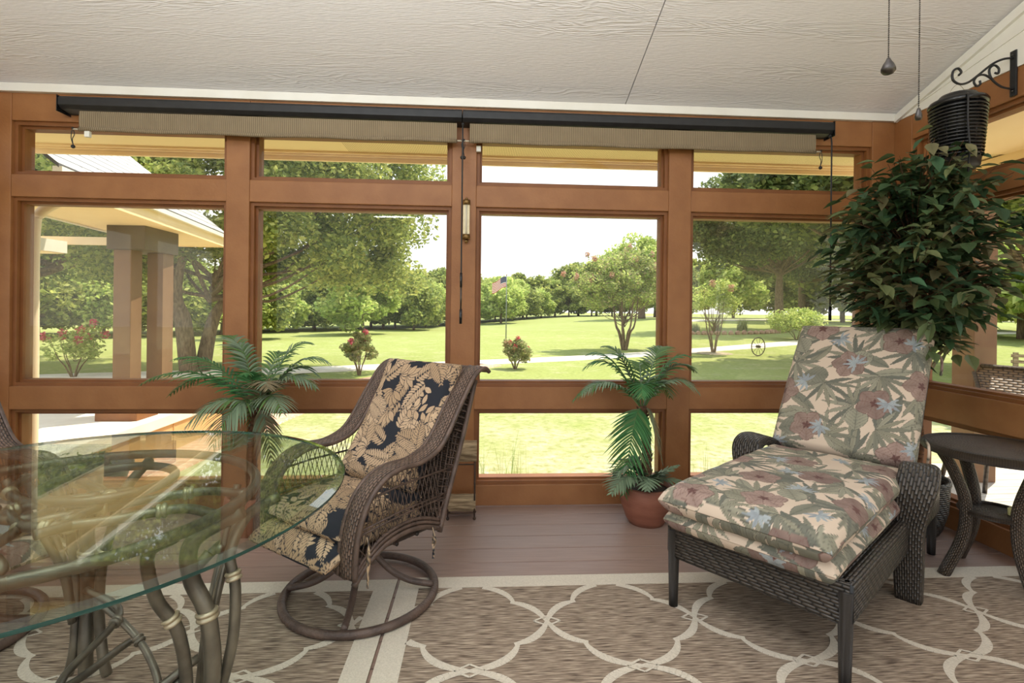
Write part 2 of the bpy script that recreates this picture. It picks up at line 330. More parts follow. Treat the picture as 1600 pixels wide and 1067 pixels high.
class MB:
    def __init__(s): s.v = []; s.f = []; s.uv = []; s.m = []; s.c = []; s.mat = 0; s.sm = []; s.smooth = True
    def face(s, idx, uvs=None):
        s.f.append(tuple(idx)); s.uv.append(uvs or [(0, 0)] * len(idx)); s.m.append(s.mat); s.sm.append(s.smooth)
    def box(s, x0, x1, y0, y1, z0, z1, T=None):
        b = len(s.v)
        P = [(x0, y0, z0), (x1, y0, z0), (x1, y1, z0), (x0, y1, z0), (x0, y0, z1), (x1, y0, z1), (x1, y1, z1), (x0, y1, z1)]
        if T is not None: P = [tuple(T @ Vector(p)) for p in P]
        s.v += P; dx, dy, dz = x1 - x0, y1 - y0, z1 - z0; sm = s.smooth; s.smooth = False
        for q, (a, c) in (((0, 3, 2, 1), (dy, dx)), ((4, 5, 6, 7), (dx, dy)), ((0, 1, 5, 4), (dx, dz)), ((1, 2, 6, 5), (dy, dz)), ((2, 3, 7, 6), (dx, dz)), ((3, 0, 4, 7), (dy, dz))):
            s.face([b + i for i in q], [(0, 0), (a, 0), (a, c), (0, c)])
        s.smooth = sm; return s
    def bar(s, p, q, w, h, up=(0, 0, 1)):
        p, q = Vector(p), Vector(q); t = (q - p); L = t.length; t.normalize(); up = Vector(up)
        y = up.cross(t)
        if y.length < 1e-5: y = Vector((0, 1, 0)).cross(t)
        y.normalize(); z = t.cross(y)
        T = Matrix((t, y, z)).transposed().to_4x4(); T.translation = p
        return s.box(0, L, -w / 2, w / 2, -h / 2, h / 2, T)
    def sweep(s, pts, prof, up=None, closed=False, cap=True, scale=None, pclosed=True):
        """prof: list of (a,b) in the frame; pts path"""
        P, T, F = frames(pts, closed, up); n = len(P); k = len(prof); b0 = len(s.v)
        pl = [0.0]
        for j in range(k): pl.append(pl[-1] + math.dist(prof[j], prof[(j + 1) % k]))
        L = 0.0; Ls = []
        for i in range(n):
            if i: L += (P[i] - P[i - 1]).length
            Ls.append(L); sc = scale[i] if scale else 1.0
            if not isinstance(sc, tuple): sc = (sc, sc)
            x, y = F[i]
            for (a, b) in prof: s.v.append(tuple(P[i] + x * a * sc[0] + y * b * sc[1]))
        m = n if closed else n - 1; kk = k if pclosed else k - 1
        for i in range(m):
            i2 = (i + 1) % n; l2 = Ls[i2] if i2 else Ls[-1] + (P[0] - P[-1]).length
            for j in range(kk):
                j2 = (j + 1) % k
                s.face([b0 + i * k + j, b0 + i2 * k + j, b0 + i2 * k + j2, b0 + i * k + j2], [(Ls[i], pl[j]), (l2, pl[j]), (l2, pl[j + 1]), (Ls[i], pl[j + 1])])
        if cap and not closed and pclosed:
            s.face([b0 + j for j in range(k)]); s.face([b0 + (n - 1) * k + j for j in reversed(range(k))])
        return s
    def tube(s, pts, r, sides=8, closed=False, cap=True):
        prof = [(math.cos(2 * PI * j / sides), math.sin(2 * PI * j / sides)) for j in range(sides)]
        rr = r if isinstance(r, (list, tuple)) else [r] * len(pts)
        return s.sweep(pts, prof, closed=closed, cap=cap, scale=list(rr))
    def lathe(s, prof, seg=24, c=(0, 0, 0)):
        b0 = len(s.v); k = len(prof); pl = [0]
        for j in range(1, k): pl.append(pl[-1] + math.dist(prof[j], prof[j - 1]))
        rm = max(p[0] for p in prof)
        for i in range(seg):
            a = 2 * PI * i / seg
            for (r, z) in prof: s.v.append((c[0] + r * math.cos(a), c[1] + r * math.sin(a), c[2] + z))
        for i in range(seg):
            i2 = (i + 1) % seg; u0 = 2 * PI * rm * i / seg; u1 = 2 * PI * rm * (i + 1) / seg
            for j in range(k - 1):
                s.face([b0 + i * k + j, b0 + i2 * k + j, b0 + i2 * k + j + 1, b0 + i * k + j + 1], [(u0, pl[j]), (u1, pl[j]), (u1, pl[j + 1]), (u0, pl[j + 1])])
        return s
    def sphere(s, c, r, seg=10, rings=6, sq=(1, 1, 1)):
        prof = [(max(1e-4, math.sin(PI * j / rings)) , -math.cos(PI * j / rings)) for j in range(rings + 1)]
        b = len(s.v); s.lathe(prof, seg)
        for i in range(b, len(s.v)):
            v = s.v[i]; s.v[i] = (c[0] + v[0] * r * sq[0], c[1] + v[1] * r * sq[1], c[2] + v[2] * r * sq[2])
        return s
    def grid(s, fn, nu, nv, uvs=(1, 1), closed_u=False):
        b = len(s.v)
        for i in range(nu + 1):
            for j in range(nv + 1): s.v.append(tuple(fn(i / nu, j / nv)))
        for i in range(nu):
            for j in range(nv):
                s.face([b + i * (nv + 1) + j, b + (i + 1) * (nv + 1) + j, b + (i + 1) * (nv + 1) + j + 1, b + i * (nv + 1) + j + 1],
                       [(i / nu * uvs[0], j / nv * uvs[1]), ((i + 1) / nu * uvs[0], j / nv * uvs[1]), ((i + 1) / nu * uvs[0], (j + 1) / nv * uvs[1]), (i / nu * uvs[0], (j + 1) / nv * uvs[1])])
        return s
    def poly_prism(s, poly, z0, z1, T=None):
        b = len(s.v); n = len(poly); V = [(x, y, z0) for x, y in poly] + [(x, y, z1) for x, y in poly]
        if T is not None: V = [tuple(T @ Vector(p)) for p in V]
        s.v += V; sm = s.smooth; s.smooth = False
        s.face([b + i for i in reversed(range(n))], [poly[i] for i in reversed(range(n))]); s.face([b + n + i for i in range(n)], list(poly))
        for i in range(n):
            j = (i + 1) % n; L = math.dist(poly[i], poly[j]); s.face([b + i, b + j, b + n + j, b + n + i], [(0, 0), (L, 0), (L, z1 - z0), (0, z1 - z0)])
        s.smooth = sm; return s
    def build(s, name, mats, parent=None, bevel=0.0, sub=0):
        me = bpy.data.meshes.new(name); me.from_pydata(s.v, [], s.f)
        mats = mats if isinstance(mats, (list, tuple)) else [mats]
        for m in mats: me.materials.append(m)
        uvl = me.uv_layers.new(name='UVMap'); flat = [c for f in s.uv for p in f for c in p]
        uvl.data.foreach_set('uv', flat)
        me.polygons.foreach_set('material_index', s.m); me.polygons.foreach_set('use_smooth', s.sm)
        me.update()
        o = bpy.data.objects.new(name, me); COL.objects.link(o)
        if parent: o.parent = parent
        if bevel:
            b = o.modifiers.new('bevel', 'BEVEL'); b.width = bevel; b.segments = 2; b.limit_method = 'ANGLE'; b.angle_limit = R(40)
        return o
def fastmesh(name, V, Q, mat, parent=None, cols=None, smooth=True, tri=False):
    V = np.asarray(V, dtype=np.float32); Q = np.asarray(Q, dtype=np.int32); k = Q.shape[1]
    me = bpy.data.meshes.new(name); me.vertices.add(len(V)); me.vertices.foreach_set('co', V.ravel())
    me.loops.add(Q.size); me.loops.foreach_set('vertex_index', Q.ravel())
    me.polygons.add(len(Q)); me.polygons.foreach_set('loop_start', np.arange(0, Q.size, k, dtype=np.int32))
    me.polygons.foreach_set('use_smooth', np.full(len(Q), smooth)); me.update(calc_edges=True); me.validate()
    for m in (mat if isinstance(mat, (list, tuple)) else [mat]): me.materials.append(m)
    if cols is not None:
        ca = me.color_attributes.new('Col', 'FLOAT_COLOR', 'POINT')
        c4 = np.ones((len(V), 4), dtype=np.float32); c4[:, :3] = cols; ca.data.foreach_set('color', c4.ravel())
    o = bpy.data.objects.new(name, me); COL.objects.link(o)
    if parent: o.parent = parent
    return o
def struct(o): o['kind'] = 'structure'; return o
def lc(r, g, b): return np.array(C(r, g, b)[:3])

# ------------------------------------------------------------------ SETTING : room shell
XL, XR = -2.88, 2.64
SL = 0.335                                     # ceiling rise per metre towards the camera
mb = MB(); b = mb
y = 0.0
while y > -6.2:
    mb.box(-3.02, 2.78, y - 0.137, y, -0.035, 0.0); y -= 0.142
struct(mb.build('floor', M['floor'], bevel=0.003))
mb = MB(); mb.box(-3.02, 2.78, -6.2, 0.14, -0.40, -0.04); struct(mb.build('trim_3', M['wood_dark']))      # joists and rim below the boards

posts = [(-2.88, -2.737), (-1.525, -1.390), (-0.188, -0.040), (1.163, 1.306), (2.490, 2.64)]
zr = [(0.0, 0.126), (0.592, 0.727), (1.832, 1.962), (2.275, 2.435)]
mb = MB()
for x0, x1 in posts: mb.box(x0, x1, 0.0, 0.14, 0.0, 2.435)
for z0, z1 in zr:
    for i in range(4): mb.box(posts[i][1], posts[i + 1][0], 0.003, 0.137, z0, z1)
struct(mb.build('wall_back', M['wood'], bevel=0.003))
lites = [(0.126, 0.592), (0.727, 1.832), (1.962, 2.275)]
wi = 1
def window(x0, x1, z0, z1, idx, T=None, dusty=False, mats=None):
    """stop mouldings round the opening and one pane"""
    mb = MB(); s = 0.020; d0, d1 = 0.022, 0.055
    for k, (a, c0, c1) in enumerate(((s, d0, d1), (s * 1.7, 0.050, 0.12))):
        mb.box(x0, x0 + a, c0, c1, z0, z1, T); mb.box(x1 - a, x1, c0, c1, z0, z1, T)
        mb.box(x0 + a, x1 - a, c0, c1, z0, z0 + a, T); mb.box(x0 + a, x1 - a, c0, c1, z1 - a, z1, T)
    o = struct(mb.build('window_%d' % idx, M['wood_dark']))
    g = MB(); g.box(x0 + s, x1 - s, 0.066, 0.070, z0 + s, z1 - s, T)
    p = g.build('pane', M['pane_dusty'] if dusty else M['pane'], o)
    return o
for i in range(4):
    for j, (z0, z1) in enumerate(lites):
        window(posts[i][1], posts[i + 1][0], z0, z1, wi, dusty=(j == 1 and i in (0, 3))); wi += 1
# right wall: local x runs from the corner towards the camera
TR = Matrix(((0, 1, 0, XR), (-1, 0, 0, 0), (0, 0, 1, 0), (0, 0, 0, 1)))
TL_ = Matrix(((0, -1, 0, XL + 0.0), (-1, 0, 0, 0), (0, 0, 1, 0), (0, 0, 0, 1)))
pr = [(-0.14, 0.13), (1.33, 1.47), (2.67, 2.81), (4.0, 4.14)]
zr2 = [(0.0, 0.126), (0.600, 0.765), (1.842, 1.955), (2.285, 2.435)]
li2 = [(0.126, 0.600), (0.765, 1.842), (1.955, 2.285)]
for nm, T in (('wall_right', TR), ('wall_left', TL_)):
    mb = MB()
    for a, c in pr: mb.box(a, c, 0.0, 0.14, 0.0, 2.435, T)
    for z0, z1 in zr2:
        for i in range(3): mb.box(pr[i][1], pr[i + 1][0], 0.003, 0.137, z0, z1, T)
    struct(mb.build(nm, M['wood'], bevel=0.003))
    for i in range(3):
        for (z0, z1) in li2:
            window(pr[i][1], pr[i + 1][0], z0, z1, wi, T); wi += 1
# ceiling: sloping panels meeting at seams
mb = MB(); seams = [-3.1, 0.876, 2.70]
for a, c in zip(seams[:-1], seams[1:]):
    b0 = len(mb.v); g = 0.003
    for (x, y_) in ((a + g, 0.14), (c - g, 0.14), (c - g, -4.6), (a + g, -4.6)):
        mb.v.append((x, y_, 2.480 - SL * y_)); mb.v.append((x, y_, 2.52 - SL * y_))
    mb.smooth = False
    mb.face([b0, b0 + 2, b0 + 4, b0 + 6]); mb.face([b0 + 7, b0 + 5, b0 + 3, b0 + 1])
    for q in ((0, 1, 3, 2), (2, 3, 5, 4), (4, 5, 7, 6), (6, 7, 1, 0)): mb.face([b0 + i for i in q])
struct(mb.build('ceiling', M['ceiling']))
# trim: white board along the back plate, rake board and gable boards on the right
mb = MB(); mb.box(-2.95, XR, -0.022, 0.14, 2.435, 2.484); struct(mb.build('trim_1', M['white'], bevel=0.002))
mb = MB()
def ceil_z(y_): return 2.480 - SL * y_
poly = [(0.0, 2.435), (4.1, 2.435), (4.1, ceil_z(-4.1)), (0.0, ceil_z(0) + 0.005)]
TG = Matrix(((0, 0, 1, XR - 0.004), (-1, 0, 0, 0), (0, 1, 0, 0), (0, 0, 0, 1)))
mb.poly_prism(poly, 0.0, 0.10, TG)
struct(mb.build('wall_gable_right', M['white']))
mb = MB()
poly = [(0.022, ceil_z(0) - 0.012), (0.022, ceil_z(0) - 0.055), (4.1, ceil_z(-4.1) - 0.075), (4.1, ceil_z(-4.1) - 0.004)]
mb.poly_prism(poly, -0.020, 0.0, TG)
poly = [(0.06, 2.455), (0.9, 2.62), (4.1, 3.30), (4.1, 3.315), (0.9, 2.633), (0.06, 2.462)]
mb.poly_prism(poly, -0.006, 0.0, TG)
struct(mb.build('trim_2', M['white']))
mb = MB(); mb.poly_prism([(0.0, 2.435), (4.1, 2.435), (4.1, ceil_z(-4.1)), (0.0, ceil_z(0) + 0.005)], -0.10, 0.0, Matrix(((0, 0, 1, XL), (-1, 0, 0, 0), (0, 1, 0, 0), (0, 0, 0, 1))))
struct(mb.build('wall_gable_left', M['white']))
# roof above the ceiling with the back eave
mb = MB()
mb.box(-3.3, 3.9, 0.14, 0.60, 2.31, 2.33); struct(mb.build('trim_4', M['perforated']))
mb = MB(); mb.box(-3.3, 3.9, 0.57, 0.595, 2.285, 2.312); mb.box(-3.3, 3.9, 0.597, 0.62, 2.255, 2.44); mb.box(-3.3, 3.9, 0.545, 0.57, 2.296, 2.314)
struct(mb.build('trim_5', M['soffit']))
mb = MB(); mb.box(2.78, 3.9, -4.6, 0.145, 2.30, 2.33); mb.box(3.86, 3.9, -4.6, 0.57, 2.22, 2.44); mb.box(3.55, 3.70, -4.6, 0.35, 2.10, 2.30)
struct(mb.build('trim_6', M['soffit']))
mb = MB(); b0 = 0
for (x, y_) in ((-3.35, 0.70), (3.95, 0.70), (3.95, -4.6), (-3.35, -4.6)):
    z = 2.60 - SL * y_ ; mb.v += [(x, y_, z - 0.06 if y_ > 0 else z), (x, y_, z + 0.05)]
mb.smooth = False
for q in ((0, 2, 4, 6), (7, 5, 3, 1), (0, 1, 3, 2), (2, 3, 5, 4), (4, 5, 7, 6), (6, 7, 1, 0)): mb.face(q, [(0, 0), (6, 0), (6, 5), (0, 5)])
struct(mb.build('roof', M['shingle']))

# ------------------------------------------------------------------ GROUND
def gz(x, y):
    r = max(0.0, min(1.0, (x * 0.8 + y * 0.15 - 3.0) / 16.0)); f = max(0.0, min(1.0, (y - 9.0) / 30.0))
    return -0.45 + r * f * 1.05
mb = MB()
xs = [-160, -90, -50, -30, -20, -12, -8, -5, -3.2, 0, 3, 5, 8, 12, 16, 20, 25, 30, 40, 60, 100, 170]
ys = [-40, -15, -6, 0.15, 1, 2, 4, 6, 9, 12, 16, 20, 25, 30, 36, 44, 55, 75, 110, 200]
for j in range(len(ys)):
    for i in range(len(xs)): mb.v.append((xs[i], ys[j], gz(xs[i], ys[j])))
for j in range(len(ys) - 1):
    for i in range(len(xs) - 1):
        n = len(xs); mb.face([j * n + i, j * n + i + 1, (j + 1) * n + i + 1, (j + 1) * n + i])
g = mb.build('ground', M['grass']); struct(g)
def band(name, pts, widths, mat, lift=0.02, k=8):
    P = catmull([(p[0], p[1], 0) for p in pts], k); n = len(P); W = np.interp(np.linspace(0, 1, n), np.linspace(0, 1, len(widths)), widths)
    mb = MB(); 
    for i in range(n):
        t = (P[min(i + 1, n - 1)] - P[max(i - 1, 0)]).normalized(); s = Vector((-t.y, t.x, 0)) * W[i] / 2
        for q in (P[i] + s, P[i] - s): mb.v += [(q.x, q.y, gz(q.x, q.y) + lift), (q.x, q.y, gz(q.x, q.y) - 0.08)]
    for i in range(n - 1):
        a = i * 4; c = a + 4
        mb.face([a, a + 2, c + 2, c]); mb.face([a, c, c + 1, a + 1]); mb.face([a + 2, a + 3, c + 3, c + 2])
    return struct(mb.build(name, mat))
band('path', [(-30, 4.0), (-16, 7.2), (-9.4, 9.3), (-4.5, 10.9), (0.17, 13.1), (6, 15.7), (13.8, 19.6), (24, 24), (34, 27)], [1.3], M['concrete'])
band('brick_path', [(-3.9, 0.5), (-3.6, 3.6), (-3.3, 5.6), (-2.95, 7.2), (-2.3, 8.9), (-1.2, 10.2), (0.2, 12.4)], [1.6, 1.3, 1.1, 1.1, 1.0], M['brick'])
band('drive', [(20, 62), (24, 56), (29, 50), (40, 47), (60, 46)], [4, 5, 5, 4], M['concrete'])
band('side_path', [(16, 37), (22, 40), (30, 44), (40, 44)], [1.6], M['concrete'])
# right deck
mb = MB(); x = 2.78; 
yy = 0.9
while yy > -5: mb.box(2.78, 5.4, yy - 0.137, yy, -0.07, -0.03); yy -= 0.142
o = mb.build('deck', nmat('sunbleached_deck', C(190, 176, 160), C(214, 202, 188), scale=5, stretch=(1, 8, 1), rough=0.9)); struct(o)
mb = MB(); mb.box(3.62, 3.80, 0.42, 0.60, -0.03, 2.31); o = mb.build('deck_post', M['col_brown'], bevel=0.004)
tag(o, 'square brown post standing on the deck outside the right screen wall', 'post')

# ------------------------------------------------------------------ RUGS
def quatrefoil_paths(cx, cy, a, bq):
    out = []
    def q(p0, p1, p2, n=12): return [tuple((1 - t) ** 2 * p0[k] + 2 * (1 - t) * t * p1[k] + t * t * p2[k] for k in (0, 1)) for t in [i / n for i in range(n + 1)]]
    a1 = q((0.0, 1.0), (0.50, 0.90), (0.585, 0.50)); a2 = q((0.54, 0.50), (0.86, 0.44), (1.0, 0.0))
    for sx in (1, -1):
        for sy in (1, -1):
            for arc in (a1, a2): out.append([(cx + sx * p[0] * a, cy + sy * p[1] * bq) for p in arc])
    for (px, py) in ((cx, cy + bq), (cx, cy - bq), (cx + a, cy), (cx - a, cy)):
        d, e = 0.052, 0.030
        out.append([(px - d, py), (px, py - e), (px + d, py), (px, py + e), (px - d, py)])
    return out
def make_rug(name, x0, x1, y0, y1, lx, ly, w, hh, label):
    """lattice node at (lx, ly); inner field clipped by the border"""
    mb = MB(); mb.smooth = False; bw = 0.088; z = 0.008; cnt = 0
    mb.mat = 0; mb.box(x0, x1, y0, y1, 0.0, 0.006)
    mb.mat = 0; mb.box(x0 + bw, x1 - bw, y0 + bw, y1 - bw, 0.006, z)
    mb.mat = 1
    mb.box(x0, x0 + bw, y0, y1, 0.006, z + 0.001); mb.box(x1 - bw, x1, y0, y1, 0.006, z + 0.001)
    mb.box(x0 + bw, x1 - bw, y1 - bw, y1, 0.006, z + 0.001); mb.box(x0 + bw, x1 - bw, y0, y0 + bw, 0.006, z + 0.001)
    X0, X1, Y0, Y1 = x0 + bw, x1 - bw, y0 + bw, y1 - bw
    done = set()
    for r in range(-2, 6):
        cy = ly - 2 * r * hh
        off = 0.0
        for k in range(-12, 12):
            cx = lx + off + k * w
            if cx < x0 - w or cx > x1 + w or cy < y0 - w or cy > y1 + w: continue
            for path in quatrefoil_paths(cx, cy, w / 2, hh):
                qz = lambda p: (int((p[0] + 20.0031) * 60), int((p[1] + 20.0047) * 60)); key = tuple(sorted((qz(path[0]), qz(path[-1])))) + qz(path[len(path) // 2]) if len(path) > 6 else ('d', round(sum(q_[0] for q_ in path[:4]) * 5), round(sum(q_[1] for q_ in path[:4]) * 5))
                if key in done: continue
                done.add(key); cnt += 1; zz_ = z + 0.0006 + 0.00004 * (cnt % 29) + (0.0013 if len(path) < 7 else 0)
                hw = 0.0115 if len(path) > 6 else 0.0042
                for i in range(len(path) - 1):
                    p, q_ = path[i], path[i + 1]
                    if not (X0 < p[0] < X1 and Y0 < p[1] < Y1 and X0 < q_[0] < X1 and Y0 < q_[1] < Y1): continue
                    def wd(t):
                        return hw * (0.45 + 0.75 * math.sin(PI * min(1, max(0, t)) ** 0.9)) + 0.002 if len(path) > 6 else hw
                    dx, dy = q_[0] - p[0], q_[1] - p[1]; L = math.hypot(dx, dy); nx, ny = -dy / L, dx / L
                    t0, t1 = i / (len(path) - 1), (i + 1) / (len(path) - 1); a0, a1 = wd(t0), wd(t1); ex, ey = dx / L * 0.0001, dy / L * 0.0001
                    b0 = len(mb.v)
                    mb.v += [(p[0] - ex + nx * a0, p[1] - ey + ny * a0, zz_), (p[0] - ex - nx * a0, p[1] - ey - ny * a0, zz_), (q_[0] + ex - nx * a1, q_[1] + ey - ny * a1, zz_), (q_[0] + ex + nx * a1, q_[1] + ey + ny * a1, zz_)]
                    mb.face([b0, b0 + 1, b0 + 2, b0 + 3])
    o = mb.build(name, [M['rug'], M['cream']])
    return tag(o, label, 'rug', None)
make_rug('area_rug', -0.343, 2.61, -3.35, -0.852, 0.264 - 0.2905, -1.193, 0.581, 0.262, 'taupe outdoor rug with cream quatrefoil lattice under the chaise lounge')
make_rug('area_rug', -2.72, -0.356, -3.35, -0.862, -0.764, -1.189, 0.581, 0.262, 'taupe outdoor rug with cream quatrefoil lattice under the glass dining table')

# ------------------------------------------------------------------ PRINTED FABRIC (pattern as point colours)
def leaf_mask(X, Y, cx, cy, ang, L, W, grow=0.0, sharp=1.0):
    c, s = math.cos(ang), math.sin(ang); u = (X - cx) * c + (Y - cy) * s; v = -(X - cx) * s + (Y - cy) * c
    t = (u + grow) / (L + 2 * grow); ok = (t > 0) & (t < 1)
    prof = np.where(ok, np.sin(PI * np.clip(t, 0, 1) ** sharp) ** 0.85, 0)
    return ok & (np.abs(v) < (W + grow) * prof), u / L, v
class Print:
    def __init__(s, w, h, bg, res=0.002):
        s.res = res; s.w, s.h = w, h; s.nx, s.ny = int(w / res), int(h / res)
        s.img = np.empty((s.ny, s.nx, 3), dtype=np.float32); s.img[:] = bg
        s.X, s.Y = np.meshgrid((np.arange(s.nx) + .5) * res, (np.arange(s.ny) + .5) * res)
    def win(s, cx, cy, r):
        i0, i1 = max(0, int((cx - r) / s.res)), min(s.nx, int((cx + r) / s.res) + 1); j0, j1 = max(0, int((cy - r) / s.res)), min(s.ny, int((cy + r) / s.res) + 1)
        return slice(j0, j1), slice(i0, i1)
    def leaf(s, cx, cy, ang, L, W, col, edge=None, grow=0.0025, sharp=1.0, vein=None, alpha=1.0):
        w = s.win(cx, cy, L + 0.02); X, Y = s.X[w], s.Y[w]
        if X.size == 0: return
        sub = s.img[w]
        if edge is not None:
            m, _, _ = leaf_mask(X, Y, cx, cy, ang, L, W, grow, sharp); sub[m] = sub[m] * (1 - alpha) + edge * alpha
        m, u, v = leaf_mask(X, Y, cx, cy, ang, L, W, 0, sharp)
        cc = np.broadcast_to(col, sub[m].shape)
        k = np.clip(np.abs(v[m]) / max(W, 1e-4), 0, 1)[:, None]
        cc = cc * (0.86 + 0.22 * k)
        sub[m] = cc
        if vein is not None:
            m2 = m & ((np.abs(v) < s.res * 0.7) | ((np.abs(np.sin((u * L + np.abs(v) * 0.8) * PI / 0.017)) < 0.22) & (W > 0.03)))
            sub[m2] = sub[m2] * 0.35 + vein * 0.65
    def fern(s, cx, cy, ang, L, n, wl, col, edge):
        dx, dy = math.cos(ang), math.sin(ang); bend = random.uniform(-0.7, 0.7)
        for i in range(n):
            t = i / (n - 1); a = ang + bend * t; px = cx + dx * L * t - dy * bend * L * t * t * 0.4; py = cy + dy * L * t + dx * bend * L * t * t * 0.4
            ll = wl * (0.55 + 0.6 * math.sin(PI * min(1, t + 0.15))) * (1 if t < 0.9 else 0.7)
            for sg in (1, -1): s.leaf(px, py, a + sg * R(58 - 22 * t), ll, ll * 0.125 + 0.001, col, edge, 0.0022)
    def sample(s, x, y):
        i = np.clip((np.mod(x, s.w) / s.res).astype(int), 0, s.nx - 1); j = np.clip((np.mod(y, s.h) / s.res).astype(int), 0, s.ny - 1)
        return s.img[j, i]
def tan_black_print():
    random.seed(5); bg = lc(38, 40, 46); P_ = Print(1.2, 1.9, bg); tan = [lc(182, 154, 122), lc(172, 144, 112), lc(192, 164, 132)]
    spots = [(random.uniform(0, 1.2), random.uniform(0, 1.9)) for _ in range(430)]
    for (x, y) in spots:
        k = random.random(); a = random.uniform(0, 2 * PI); c = random.choice(tan)
        if k < 0.5: P_.fern(x, y, a, random.uniform(0.10, 0.18), 12, random.uniform(0.036, 0.056), c, bg)
        elif k < 0.85:
            n = random.randint(5, 7)
            for i in range(n):
                aa = a + (i - (n - 1) / 2) * 0.42; P_.leaf(x, y, aa, random.uniform(0.06, 0.09), 0.0135, c, bg, 0.003, vein=None)
        else:
            for i in range(6):
                t = i / 6; P_.leaf(x + math.cos(a) * 0.12 * t, y + math.sin(a) * 0.12 * t, a + (0.9 if i % 2 else -0.9), 0.05, 0.012, c, bg, 0.003)
    return P_
def tropical_print():
    random.seed(11); bg = lc(206, 186, 164); P_ = Print(0.95, 3.3, bg)
    gr = [lc(126, 124, 108), lc(140, 136, 116), lc(110, 110, 98), lc(150, 146, 126)]; mv = [lc(146, 124, 112), lc(158, 134, 122), lc(136, 114, 104)]; bl = [lc(160, 166, 166), lc(146, 152, 154)]
    dk = lc(98, 94, 84)
    def place(n): return [((i * 0.6180339 % 1) * 0.95 + random.uniform(-.05, .05), (i + random.random()) / n * 3.3) for i in range(n)]
    for (x, y) in place(96):
        a = random.uniform(0, 2 * PI); P_.leaf(x, y, a, random.uniform(0.14, 0.20), 0.026, random.choice(gr), dk, 0.0018, vein=lc(90, 92, 82))
    for (x, y) in place(96):
        a = random.uniform(0, 2 * PI)
        for i in range(10): P_.leaf(x, y, a + (i - 4.5) * 0.40 + random.uniform(-.06, .06), random.uniform(0.11, 0.17), 0.0095, random.choice(gr), dk, 0.0016)
    for (x, y) in place(54):
        a = random.uniform(0, 2 * PI); P_.leaf(x, y, a, 0.115, 0.048, random.choice(gr), dk, 0.0018, sharp=0.8, vein=lc(92, 92, 82))
    for (x, y) in place(44):
        a = random.uniform(0, 2 * PI); c = random.choice(mv)
        for i in range(5): P_.leaf(x, y, a + i * 1.257, 0.082, 0.034, c * random.uniform(0.9, 1.1), lc(112, 86, 78), 0.0018, sharp=1.4, vein=lc(120, 92, 82))
        for i in range(5): P_.leaf(x, y, a + i * 1.257 + .5, 0.024, 0.006, lc(104, 74, 68))
    for (x, y) in place(50):
        a = random.uniform(0, 2 * PI)
        for i in range(8): P_.leaf(x, y, a + i * 0.6, random.uniform(0.04, 0.065), 0.0065, random.choice(bl))
    return P_
PT = tan_black_print(); PG = tropical_print()

def cushion(name, L, W, T, mapf, pr, off, parent, nl, nw, puff=0.0, edge=0.035, swap=False):
    """padded slab: s along length 0..L, w across, thickness T; mapf(s, w, h)->xyz"""
    e = edge; seg = 14
    def knots(Len, n):
        a = [e * (1 - math.cos(PI / 2 * i / seg)) for i in range(seg)]
        m = [e + (Len - 2 * e) * i / n for i in range(n + 1)]
        return np.array(a + m + [Len - q for q in reversed(a)])
    S, Wk = knots(L, nl), knots(W, nw)
    def hf(q, Len): 
        d = np.minimum(q, Len - q); return np.where(d >= e, 1.0, np.sqrt(np.clip(1 - ((e - d) / e) ** 2, 0, 1)))
    hs, hw = hf(S, L), hf(Wk, W)
    H = np.minimum(hs[:, None], hw[None, :]) * (0.25 + 0.75 * np.sqrt(hs[:, None] * hw[None, :]))
    PF = puff * np.sin(PI * S / L)[:, None] ** 0.5 * np.sin(PI * Wk / W)[None, :] ** 0.5
    rs = np.random.RandomState(3)
    wr = 0.0018 * np.sin(S[:, None] * 37 + 3 * np.sin(Wk[None, :] * 19)) * np.sin(Wk[None, :] * 29 + 1.3)
    n1, n2 = len(S), len(Wk); V = []; Cc = []
    for side in (1, -1):
        SS, WW = np.meshgrid(S, Wk, indexing='ij'); hh = side * (T / 2 * H + (PF if side > 0 else PF * 0.2) * H) + wr * H
        sgn = (1 - hs)[:, None] * np.sign(SS - L / 2) * T * 0.5 * (1 if side > 0 else -1); sgw = (1 - hw)[None, :] * np.sign(WW - W / 2) * T * 0.5 * (1 if side > 0 else -1)
        o_ = (0, 0) if side > 0 else (0.31, 0.17)
        col = pr.sample(WW + sgw + off[0] + o_[0], SS + sgn + off[1] + o_[1])
        V.append(np.array(mapf(SS, WW, hh)).reshape(3, -1).T if not isinstance(mapf(SS, WW, hh), np.ndarray) else mapf(SS, WW, hh).reshape(-1, 3)); Cc.append(col.reshape(-1, 3))
    idx = np.arange(n1 * n2).reshape(n1, n2); q = np.stack([idx[:-1, :-1], idx[1:, :-1], idx[1:, 1:], idx[:-1, 1:]], -1).reshape(-1, 4)
    Q = np.concatenate([q, (q + n1 * n2)[:, ::-1]])
    b = np.concatenate([idx[:, 0], idx[-1, 1:], idx[::-1, -1][1:], idx[0, ::-1][1:-1]]); b2 = np.roll(b, -1)
    rim = np.stack([b, b2, b2 + n1 * n2, b + n1 * n2], -1)
    Q = np.concatenate([Q, rim])
    return fastmesh(name, np.concatenate(V), Q, M['print'], parent, np.concatenate(Cc))

